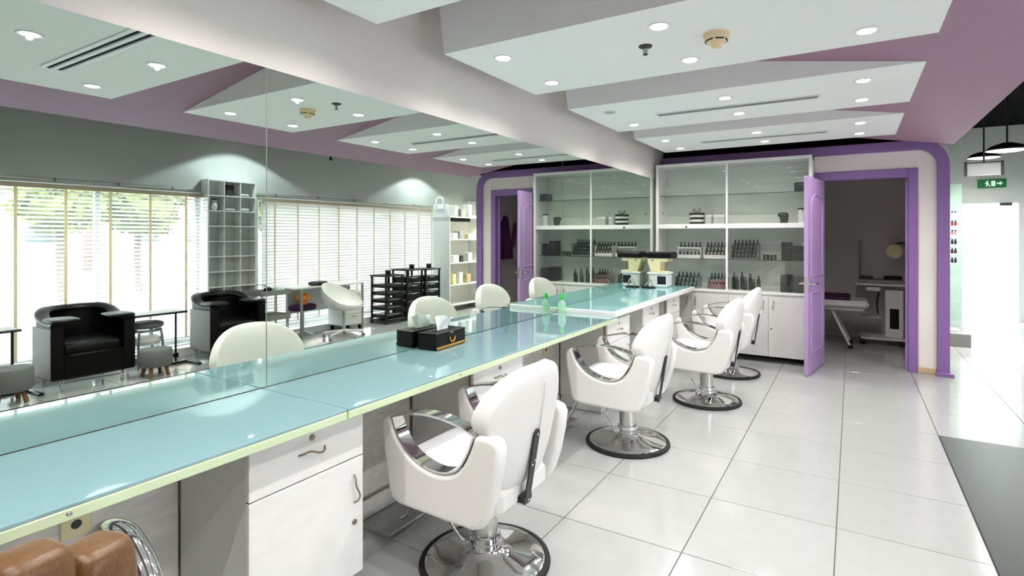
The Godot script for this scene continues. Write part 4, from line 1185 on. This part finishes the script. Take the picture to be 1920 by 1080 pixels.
# ------------------------------------------------------------------ the window side of the salon (seen in the mirror)
func build_window_side() -> void:
	tub_chair("black leather tub armchair in front of the open-slatted blind", V(4.37, 0, 2.305))
	tub_chair("black leather tub armchair in front of the white cubby shelf", V(4.37, 0, 3.715))
	pouf("grey fabric pouf on wooden legs in front of the open blind, apart from the stool", V(4.10, 0, 1.69), 0.17, 0.305)
	pouf("grey fabric pouf on wooden legs between the two tub armchairs", V(4.02, 0, 2.80), 0.15, 0.285)
	tray_table("black tray table on a pole between the two tub armchairs", V(4.40, 0, 3.18), 0.22)
	tray_table("black tray table on a pole beside the lone pouf", V(4.40, 0, 1.80), 0.24)
	# pedicure stool with cushions
	var ps := thing("pedicure_stool", "grey pedicure stool with stacked cushions behind the pouf", "stool", V(4.50, 0, 2.92))
	part("seat", puff(0.34, 0.08, 0.34, 0.6, 1.0, 24, 10), M.grey_fabric, ps, Vector3(0, 0.47, 0))
	part("ring", lathe([Vector2(0.14, 0.40), Vector2(0.155, 0.405), Vector2(0.155, 0.425), Vector2(0.14, 0.43)], 24), M.steel, ps)
	part("foot_bath", lathe([Vector2(0, 0.26), Vector2(0.13, 0.26), Vector2(0.15, 0.30), Vector2(0.14, 0.34), Vector2(0, 0.345)], 24), M.white_plastic, ps)
	part("lower_shelf", cyl(0.15, 0.03, 24), M.grey_plastic, ps, Vector3(0, 0.10, 0))
	for k in 4:
		var a := PI / 4 + PI / 2 * k
		part("leg", tube(smooth([Vector3(cos(a) * 0.145, 0.42, sin(a) * 0.145), Vector3(cos(a) * 0.165, 0.30, sin(a) * 0.165), Vector3(cos(a) * 0.17, 0.012, sin(a) * 0.17)], 4), 0.014, 8), M.steel, ps)

	# cubby shelf on the pier
	var cu := thing("cubby_shelf", "tall white cubby shelf of three columns between the windows", "shelf", V(4.81, 0, 4.03))
	var w := 0.64
	var h := 2.15
	var dep := 0.16
	part("back", cb(0.01, h - 0.02, w - 0.02, 0.001), M.grey_wall, cu, Vector3(0.074, h * 0.5, 0))
	for s in [-1, 1]:
		part("side", cb(dep, h, 0.018, 0.002), M.white_plastic, cu, Vector3(0, h * 0.5, s * (w * 0.5 - 0.009)))
	for s in [-1, 1]:
		part("upright", cb(dep - 0.02, h - 0.03, 0.016, 0.002), M.white_plastic, cu, Vector3(0, h * 0.5, s * (w / 6.0)))
	for q in 12:
		part("board", cb(dep - 0.012, 0.014, w - 0.036, 0.002), M.white_plastic, cu, Vector3(-0.003, h - 0.008 - q * 0.193, 0))
	solo("framed_picture", "small framed print in the top row of the cubby shelf", "picture", cb(0.02, 0.145, 0.105, 0.004), M.dark_grey, V(4.785, 2.03, 4.02), Vector3(0, 0, -0.08))
	var fig := thing("figurine", "white and dark figurine in the cubby shelf", "figurine", V(4.78, 1.772, 3.82))
	part("body", puff(0.06, 0.09, 0.075, 0.9, 1, 14, 10), M.white_plastic, fig, Vector3(0, 0.045, 0))
	part("head", puff(0.05, 0.05, 0.06, 1, 1, 14, 10), M.white_plastic, fig, Vector3(0, 0.105, 0))
	part("hat", puff(0.06, 0.02, 0.075, 1, 1, 14, 8), M.dark_grey, fig, Vector3(0, 0.137, 0))
	for e in [[0.19, 1.964, 0.03], [0.19, 1.772, 0.03], [0.0, 1.772, 0.02]]:
		solo("white_folded_cloth", "folded white cloth in the %s cubby" % ("top right" if e[1] > 1.9 else ("second-row right" if e[0] > 0.1 else "second-row middle")), "cloth", puff(0.09, e[2], 0.12, 0.5, 0.5, 16, 8), M.tissue, V(4.79, e[1] + e[2] * 0.5, 4.02 + e[0]), Vector3.ZERO, "folded cloths in the cubby shelf")

	# two-tier tool trolley
	var tr := thing("tool_trolley", "grey two-tier tool trolley beside the cubby shelf", "trolley", V(4.56, 0, 4.42))
	for y in [0.66, 0.33]:
		var ty := part("tray", cb(0.30, 0.012, 0.44, 0.004), M.grey_plastic, tr, Vector3(0, y, 0))
		for s in [-1, 1]:
			part("rim", cb(0.30, 0.06, 0.008, 0.002), M.grey_plastic, ty, Vector3(0, 0.03, s * 0.216))
			part("rim", cb(0.008, 0.06, 0.43, 0.002), M.grey_plastic, ty, Vector3(s * 0.146, 0.03, 0))
	for s in [-1, 1]:
		for q in [-1, 1]:
			part("post", cyl(0.011, 0.62, 10), M.alu, tr, Vector3(s * 0.12, 0.07, q * 0.185))
			part("caster", puff(0.06, 0.06, 0.028, 1, 0.6, 12, 8), M.rubber, tr, Vector3(s * 0.12, 0.031, q * 0.185))
	var hd := thing("dryer_tool", "dark hand tool with a coiled cord on the trolley's upper tray", "tool", V(4.54, 0.667, 4.33))
	part("body", puff(0.08, 0.09, 0.12, 0.8, 0.9, 14, 8), M.black_plastic, hd, Vector3(0, 0.046, -0.06))
	part("arm", tube(smooth([Vector3(0, 0.08, -0.06), Vector3(0, 0.13, 0.02), Vector3(0, 0.128, 0.15)], 4), 0.007, 6), M.steel, hd)
	part("tray_cover", cb(0.10, 0.006, 0.22, 0.002), M.white_plastic, hd, Vector3(0, 0.137, -0.02))
	solo("cotton_bag", "crumpled white bag on the trolley's upper tray", "bag", puff(0.16, 0.09, 0.15, 0.8, 0.8, 16, 10), M.tissue, V(4.55, 0.712, 4.55))
	solo("folded_towel", "grey folded towel on the trolley's lower tray", "towel", puff(0.18, 0.08, 0.2, 0.6, 0.6, 16, 10), M.grey_fabric, V(4.55, 0.377, 4.46))

	# manicure desk
	var dk := thing("manicure_desk", "white-topped manicure desk on grey steel legs by the window", "desk", V(4.56, 0, 5.29))
	part("desk_top", slab(rounded([[Vector2(-0.64, -0.20), 0.08], [Vector2(-0.2, -0.16), 0.5], [Vector2(0.2, -0.22), 0.4], [Vector2(0.64, -0.20), 0.04], [Vector2(0.64, 0.18), 0.03], [Vector2(-0.64, 0.18), 0.06]], 6), 0.022, 0.004, 2), M.white_plastic, dk, Vector3(0, 0.715, 0), Vector3(PI / 2, -PI / 2, 0))
	for e in [[-0.17, 0.50], [0.14, 0.50], [0.14, -0.58], [-0.17, -0.58]]:
		part("leg", cyl(0.02, 0.70, 12), M.steel, dk, Vector3(e[0], 0.005, e[1]))
	part("modesty_panel", cb(0.012, 0.34, 1.05, 0.003), M.grey_wall, dk, Vector3(0.172, 0.50, -0.05))
	var lamp := thing("nail_lamp", "dark oval nail dryer lying on the manicure desk", "nail dryer", V(4.52, 0.7275, 5.16))
	part("housing", puff(0.19, 0.06, 0.30, 0.6, 0.9, 24, 10), M.dark_grey, lamp, Vector3(0, 0.030, 0))
	part("opening", puff(0.03, 0.035, 0.17, 0.6, 0.8, 16, 8), M.black_plastic, lamp, Vector3(-0.085, 0.026, 0))
	var pd := thing("drawer_pedestal", "white rolling drawer pedestal under the manicure desk", "cabinet", V(4.56, 0, 5.70))
	part("body", cb(0.34, 0.50, 0.38, 0.006), M.white_plastic, pd, Vector3(0.01, 0.34, 0))
	for q in 3:
		var f := part("drawer_front", cb(0.012, 0.155, 0.37, 0.003), M.laminate_grey, pd, Vector3(-0.167, 0.175 + q * 0.164, 0))
		part("pull", cb(0.012, 0.012, 0.10, 0.003), M.steel, f, Vector3(-0.01, 0.045, 0))
	for s in [-1, 1]:
		for q in [-1, 1]:
			part("caster", puff(0.07, 0.07, 0.03, 1, 0.6, 12, 8), M.rubber, pd, Vector3(s * 0.13, 0.036, q * 0.15))
	# stool with purple seat and orange spotted toy behind the desk
	var sl := thing("purple_stool", "low stool with a purple cloth seat behind the desk", "stool", V(4.62, 0, 4.98))
	part("seat", puff(0.22, 0.09, 0.40, 0.5, 0.7, 24, 10), M.purple_cloth, sl, Vector3(0, 0.42, 0))
	part("column", cyl(0.02, 0.34, 10), M.steel, sl, Vector3(0, 0.05, 0))
	for k in 5:
		var a := TAU * k / 5.0
		part("foot", tube([Vector3(0, 0.08, 0), Vector3(cos(a) * 0.15, 0.02, sin(a) * 0.18)], 0.012, 6), M.white_plastic, sl)
	var toy := thing("spotted_toy", "orange white-spotted mushroom toy on the purple stool", "toy", V(4.60, 0.467, 4.97))
	part("cap", lathe([Vector2(0.0, 0.06), Vector2(0.10, 0.06), Vector2(0.105, 0.08), Vector2(0.08, 0.135), Vector2(0.035, 0.16), Vector2(0.0, 0.165)], 20), M.orange, toy)
	part("stem", lathe([Vector2(0, 0.0), Vector2(0.06, 0.0), Vector2(0.05, 0.065), Vector2(0, 0.065)], 16), M.orange, toy)
	for k in 7:
		var a := TAU * k / 7.0
		part("spot", puff(0.030, 0.030, 0.030, 1, 1, 10, 6), M.white_plastic, toy, Vector3(cos(a) * 0.088, 0.10, sin(a) * 0.088))

	# white shell chair on a star base
	var sc := thing("shell_chair", "white moulded shell chair on a five-star base at the desk", "chair", V(4.02, 0, 5.20), deg_to_rad(-12))
	var st := new_st()
	var rows := 12
	var cols := 30
	var gp := func(i: int, j: int, off: float) -> Vector3:
		var a := TAU * j / cols
		var t := i / float(rows)
		var up := 0.06 + 0.30 * pow(0.5 + 0.5 * cos(a), 1.3)
		var rr := (0.29 - off) * pow(sin(t * PI * 0.5), 0.75)
		return Vector3(cos(a) * rr * 0.9 + 0.06 * t * t * maxf(0.0, cos(a)), up * pow(t, 2.4) + off * 0.9, sin(a) * rr)
	for i in rows:
		for j in cols:
			for s in [0.0, 0.014]:
				var a: Vector3 = gp.call(i, j, s)
				var b: Vector3 = gp.call(i, j + 1, s)
				var c: Vector3 = gp.call(i + 1, j + 1, s)
				var d: Vector3 = gp.call(i + 1, j, s)
				var n := (a - c).cross(b - d)
				if n.length() < 1e-9: continue
				n = n.normalized()
				if (s == 0.0 and n.y > 0) or (s > 0.0 and n.y < 0): n = -n
				quad(st, a, b, c, d, n)
	part("shell", st.commit(), M.white_plastic, sc, Vector3(0, 0.40, 0))
	part("seat_pad", puff(0.36, 0.07, 0.38, 0.6, 0.9, 22, 8), M.leather_white, sc, Vector3(-0.02, 0.435, 0))
	part("column", cyl(0.022, 0.31, 12), M.alu, sc, Vector3(0, 0.09, 0))
	for k in 5:
		var a := TAU * k / 5.0 + 0.3
		var lg := part("star_leg", tube([Vector3(0, 0.115, 0), Vector3(cos(a) * 0.28, 0.075, sin(a) * 0.28)], 0.016, 8), M.white_plastic, sc)
		part("caster", puff(0.05, 0.052, 0.035, 1, 0.7, 12, 8), M.grey_plastic, lg, Vector3(cos(a) * 0.28, 0.028, sin(a) * 0.28))

	# black salon carts
	var cl := ["black open salon cart with trays beside the closed blind", "black salon cart with drawers in the middle of three carts", "black salon cart with drawers beside the white display panel"]
	for k in 3:
		var d0: float = [6.50, 6.98, 7.44][k]
		var hh: float = [0.80, 0.87, 0.86][k]
		var c := thing("salon_cart", cl[k], "cart", V(4.50, 0, d0), 0.0, "black salon carts")
		part("top", cb(0.38, 0.025, 0.42, 0.006), M.black_plastic, c, Vector3(0, hh - 0.0125, 0))
		for s in [-1, 1]:
			for q in [-1, 1]:
				part("post", cb(0.03, hh - 0.085, 0.03, 0.004), M.black_plastic, c, Vector3(s * 0.16, 0.06 + (hh - 0.085) * 0.5, q * 0.185))
				part("caster", puff(0.055, 0.058, 0.028, 1, 0.6, 12, 8), M.rubber, c, Vector3(s * 0.16, 0.03, q * 0.185))
		part("base", cb(0.36, 0.02, 0.40, 0.004), M.black_plastic, c, Vector3(0, 0.072, 0))
		for q in 5:
			var y := 0.13 + q * (hh - 0.19) / 5.0
			if k == 0:
				part("tray", cb(0.34, 0.055, 0.36, 0.01), M.black_plastic, c, Vector3(0, y, 0))
			else:
				var dr := part("drawer", cb(0.32, 0.10, 0.34, 0.008), M.black_plastic, c, Vector3(0, y + 0.01, 0))
				part("pull", cb(0.012, 0.012, 0.12, 0.003), M.grey_plastic, dr, Vector3(-0.164, 0.035, 0))
	for e in [[6.46, 0.80, "on the open cart"], [7.02, 0.87, "on the middle cart"], [7.46, 0.86, "on the cart beside the white panel"]]:
		var p := thing("product_tub", "small black tub standing " + e[2], "tub", V(4.44, e[1], e[0]))
		part("body", cyl(0.045, 0.06, 14), M.black_plastic, p)
		part("lid", cyl(0.048, 0.018, 14), M.dark_grey, p, Vector3(0, 0.06, 0))

	# retail display with bag-shaped sign
	var g := thing("retail_display", "tall white retail display with a bag-shaped sign on top", "display", V(4.55, 0, 7.95))
	part("end_panel", cb(0.40, 1.86, 0.03, 0.004), M.white_plastic, g, Vector3(0, 0.93, 0))
	var bag := rounded([[Vector2(-0.19, 1.80), 0.02], [Vector2(0.19, 1.80), 0.02], [Vector2(0.17, 2.04), 0.02], [Vector2(-0.17, 2.04), 0.02]], 4)
	var bs := part("bag_sign", slab(bag, 0.03, 0.004, 2), M.white_plastic, g, Vector3(0, 0, 0.03))
	part("bag_handle", tube(smooth([Vector3(-0.085, 2.03, 0.03), Vector3(-0.08, 2.13, 0.03), Vector3(0, 2.17, 0.03), Vector3(0.08, 2.13, 0.03), Vector3(0.085, 2.03, 0.03)], 6), 0.016, 8), M.white_plastic, bs)
	part("print_band", cb(0.22, 0.045, 0.002, 0.0005), M.sign_grey, bs, Vector3(0, 1.93, 0.0165))
	part("print_line", cb(0.18, 0.010, 0.002, 0.0005), M.sign_grey, bs, Vector3(0, 1.88, 0.0165))
	part("back_panel", cb(0.02, 1.86, 1.05, 0.003), M.laminate_grain, g, Vector3(0.19, 0.93, -0.54))
	part("end_panel", cb(0.40, 1.86, 0.03, 0.004), M.white_plastic, g, Vector3(0, 0.93, -1.08))
	for y in [0.12, 0.50, 0.92, 1.37, 1.80]:
		part("shelf_board", cb(0.37, 0.022, 1.04, 0.003), M.white_plastic, g, Vector3(-0.005, y, -0.54))
	var items := [
		["bag", 0.511, 8.15, 0.10, 0.20, "cream"], ["box", 0.511, 8.35, 0.12, 0.22, "white_plastic"], ["box", 0.511, 8.6, 0.14, 0.18, "beige"],
		["box", 0.931, 8.2, 0.18, 0.14, "laminate_grey"], ["box", 0.931, 8.38, 0.10, 0.13, "dark_grey"], ["box", 0.931, 8.65, 0.12, 0.18, "white_plastic"],
		["box", 1.381, 8.18, 0.14, 0.12, "white_plastic"], ["box", 1.381, 8.38, 0.16, 0.15, "grey_plastic"], ["box", 1.381, 8.65, 0.12, 0.10, "cream"],
		["box", 1.72, 8.35, 0.60, 0.07, "black_plastic"],
		["box", 1.811, 8.2, 0.12, 0.22, "grey_wall"], ["box", 1.811, 8.42, 0.16, 0.16, "grey_plastic"], ["box", 1.811, 8.65, 0.10, 0.26, "white_plastic"]]
	var rown := {0.511: "second-lowest shelf", 0.931: "middle shelf", 1.381: "second-highest shelf", 1.72: "underside of the top shelf", 1.811: "top"}
	var cname := {"cream": "cream", "white_plastic": "white", "beige": "kraft-brown", "laminate_grey": "pale grey", "dark_grey": "dark grey", "grey_plastic": "mid grey", "black_plastic": "long black", "grey_wall": "light grey"}
	for e in items:
		var yy: float = e[1]
		var hgt: float = e[4]
		solo("product_box", "%s box on the retail display's %s, %.0f cm tall" % [cname[e[5]], rown[yy], hgt * 100.0], "box", cb(0.16, hgt, e[3], 0.006), M[e[5]], V(4.48, yy + hgt * 0.5, e[2]))
	# small wall cubby further along
	var wc := thing("wall_cubby", "small white wall cubby rack beyond the retail display", "shelf", V(4.82, 1.35, 9.28))
	for q in 5:
		part("board", cb(0.14, 0.014, 0.46, 0.002), M.white_plastic, wc, Vector3(0, 0.01 + q * 0.2, 0))
	for s in [-1.0, 0.0, 1.0]:
		part("upright", cb(0.14, 0.81, 0.014, 0.002), M.white_plastic, wc, Vector3(0, 0.41, s * 0.225))

# ------------------------------------------------------------------ passage beside the portal
func build_passage() -> void:
	struct("wall_bulkhead", cb(2.2, 1.32, 0.12, 0.001), M.grey_wall, V(4.0, 2.66, 12.0), "pale bulkhead above the passage opening with the exit sign", "wall")
	struct("wall_passage_left", cb(0.86, 2.0, 0.12, 0.001), M.grey_wall, V(3.35, 1.0, 12.0), "pale wall end beside the passage opening", "wall")
	struct("wall_passage_right", cb(0.5, 2.0, 0.12, 0.001), M.grey_wall, V(4.78, 1.0, 12.0), "pale wall end on the window side of the passage opening", "wall")
	struct("wall_passage_side", cb(0.1, 3.3, 3.0, 0.001), M.grey_wall, V(2.95, 1.65, 10.5), "pale side wall of the passage beyond the treatment room", "wall")
	var p := solo("display_plinth", "low grey plinth in the passage under the glass panel", "plinth", cb(0.44, 0.17, 2.2, 0.006), M.concrete, V(3.236, 0.085, 9.98))
	solo("glass_screen", "greenish glass screen standing on the low plinth", "glass screen", cb(0.45, 2.0, 0.012, 0.002), M.green_glass, V(3.232, 1.17, 9.60))
	var ds := thing("polish_display", "white tiered display stand with colourful bottles on the plinth", "display stand", V(3.24, 0.17, 9.20))
	part("post", cb(0.03, 1.62, 0.03, 0.003), M.white_plastic, ds, Vector3(-0.08, 0.81, -0.05))
	part("foot", cb(0.26, 0.02, 0.2, 0.004), M.white_plastic, ds, Vector3(0, 0.01, 0))
	for k in 6:
		part("tier", cb(0.24, 0.014, 0.12, 0.003), M.white_plastic, ds, Vector3(0.0, 0.90 + k * 0.125, 0.0))
	var cols := ["teal_dark", "wine", "navy", "pink", "red", "white_plastic"]
	var cn := ["dark teal", "wine red", "navy", "dusty pink", "red", "white"]
	for k in 6:
		for q in 2:
			var o := thing("display_bottle", "%s bottle on the tiered display stand in the passage" % cn[k], "bottle", V(3.30 + 0.035 * q, 1.077 + k * 0.125, 9.20), 0.0, "bottles on the passage display stand")
			part("body", cyl(0.015, 0.05, 10), M[cols[k]], o)
			part("cap", cyl(0.009, 0.022, 8), M.black_plastic, o, Vector3(0, 0.05, 0))
	# exit sign
	var e := thing("exit_sign", "green exit sign with a white running figure on the bulkhead", "sign", V(4.18, 2.333, 11.925))
	part("box", cb(0.375, 0.145, 0.03, 0.006), M.exit_green, e)
	part("figure_head", cyl(0.014, 0.003, 12, 0.0005), M.exit_white, e, Vector3(-0.065, 0.035, 0.0155), Vector3(PI / 2, 0, 0))
	part("figure", slab([Vector2(-0.085, -0.05), Vector2(-0.068, -0.045), Vector2(-0.055, -0.015), Vector2(-0.04, -0.05), Vector2(-0.025, -0.05), Vector2(-0.045, 0.0), Vector2(-0.05, 0.02), Vector2(-0.08, 0.02), Vector2(-0.10, 0.0), Vector2(-0.09, -0.008), Vector2(-0.074, 0.005), Vector2(-0.075, -0.02)], 0.003), M.exit_white, e, Vector3(0, 0, 0.0165))
	part("doorway_mark", cb(0.055, 0.09, 0.003, 0.0005), M.exit_white, e, Vector3(0.015, 0, 0.0165))
	part("arrow", slab([Vector2(0.06, -0.012), Vector2(0.10, -0.012), Vector2(0.10, -0.035), Vector2(0.14, 0.0), Vector2(0.10, 0.035), Vector2(0.10, 0.012), Vector2(0.06, 0.012)], 0.003), M.exit_white, e, Vector3(0, 0, 0.0165))
	# hanging framed glass sign
	var h := thing("hanging_sign", "grey framed sign board hanging in front of the bulkhead", "sign", V(3.68, 2.26, 9.5))
	part("plate", cb(0.36, 0.15, 0.012, 0.003), M.sign_grey, h, Vector3(0, 0.095, 0))
	for s in [-1, 1]:
		part("end_post", cb(0.03, 0.20, 0.03, 0.003), M.dark_grey, h, Vector3(s * 0.195, 0.10, 0))
	part("rail", cb(0.40, 0.014, 0.02, 0.003), M.dark_grey, h, Vector3(0, 0.185, 0))
	part("rail", cb(0.40, 0.010, 0.02, 0.003), M.white_plastic, h, Vector3(0, 0.012, 0))
	part("hanger", cyl(0.010, 0.86, 8), M.black_metal, h, Vector3(0, 0.19, 0))
	# round pendant
	for e2 in [[3.79, 2.50, 8.8, "black pendant lamp with a white glowing disc in the passage", 12.0], [3.92, 2.67, 11.0, "black pendant lamp with a glowing disc close to the exit sign", 3.0], [3.95, 2.62, 5.6, "black pendant lamp with a glowing disc above the aisle beside the desk", 3.2], [3.95, 2.62, 2.4, "black pendant lamp with a glowing disc above the aisle beside the tub armchairs", 3.2]]:
		var at := V(e2[0], e2[1], e2[2])
		var l := thing("pendant_lamp", e2[3], "lamp", at, 0.0, "pendant lamps along the window aisle")
		part("shade", lathe([Vector2(0.215, 0.0), Vector2(0.215, 0.015), Vector2(0.16, 0.06), Vector2(0.05, 0.10), Vector2(0.0, 0.10)], 32), M.black_metal, l)
		part("diffuser", lathe([Vector2(0.208, 0.004), Vector2(0.16, -0.006), Vector2(0.0, -0.01)], 32), M.lamp_disc, l)
		part("rod", cyl(0.010, 3.29 - e2[1] - 0.09, 8), M.black_metal, l, Vector3(0, 0.09, 0))
		spot(at + Vector3(0, -0.03, 0), Vector3.DOWN, e2[4], 80.0 if e2[2] > 8.0 else 66.0, 0.2, Color(1, 0.99, 0.96), l)
	var dc := thing("door_closer", "small dark door closer under the bulkhead", "door closer", V(4.36, 1.975, 11.92))
	part("body", cb(0.16, 0.045, 0.05, 0.006), M.dark_grey, dc)
	part("arm", cb(0.14, 0.008, 0.012, 0.002), M.dark_grey, dc, Vector3(0.02, 0.02, -0.03))

# ------------------------------------------------------------------ outside
func tree(label: String, at: Vector3, hgt: float, r: float, sd: int) -> void:
	var t := thing("street_tree", label, "tree", at, 0.0, "trees outside the window")
	part("trunk", tube(smooth([Vector3(0, 0, 0), Vector3(0.05, hgt * 0.3, 0.03), Vector3(0, hgt * 0.6, 0)], 4), 0.09, 8), M.bark, t)
	var g := RandomNumberGenerator.new()
	g.seed = sd
	var st := new_st()
	for k in 2200:
		var dir := Vector3(g.randfn(), g.randfn(), g.randfn()).normalized()
		var p := Vector3(0, hgt * 0.68, 0) + dir * r * pow(g.randf(), 0.4) * (0.8 + 0.25 * sin(dir.x * 5.0 + sd) * sin(dir.y * 6.0)) * Vector3(1, 0.8, 1)
		var u := Vector3(g.randfn(), g.randfn(), g.randfn()).normalized()
		var v := u.cross(dir).normalized()
		var s := 0.10 + 0.10 * g.randf()
		quad(st, p - u * s, p + v * s * 0.6, p + u * s, p - v * s * 0.6, u.cross(v))
	part("foliage", st.commit(), M.foliage, t)

func build_outside() -> void:
	struct("ground_outside", cb(90, 0.2, 90, 0.001), M.pavement, V(20, -0.26, 10), "pale pavement outside the salon", "ground")
	struct("wall_corridor", cb(9.0, 3.6, 0.2, 0.001), M.corridor, V(5.0, 1.65, 16.6), "pale green-white wall across the outer corridor", "wall")
	tree("yellow-green tree behind the open blind, closer to the lone pouf", V(14.5, -0.16, 5.5), 3.6, 1.1, 3)
	tree("yellow-green tree behind the open blind, closer to the cubby shelf", V(15.5, -0.16, 7.6), 3.6, 1.2, 4)
	tree("yellow-green tree far off behind the desk's blind", V(17.0, -0.16, 13.0), 4.2, 1.5, 5)
	for e in [["grey concrete building with rows of dark windows across the street", 26.0, 4.0, 12.0, 6.0, "concrete"], ["pinkish stone building across the street behind the trees", 26.0, 17.0, 12.0, 7.5, "pink_stone"]]:
		var b := thing("street_building", e[0], "building", V(e[1], -0.16, e[2]))
		part("wall", cb(4.0, e[4], e[3], 0.02), M[e[5]], b, Vector3(2.0, e[4] * 0.5, 0))
		for r in 2:
			for q in 5:
				var wn := part("window", cb(0.1, 1.3, 1.2, 0.01), M.alu, b, Vector3(-0.02, 1.9 + r * 2.3, -4.6 + q * 2.3))
				part("pane", cb(0.02, 1.15, 1.05, 0.004), M.dark_pane, wn, Vector3(-0.05, 0, 0))
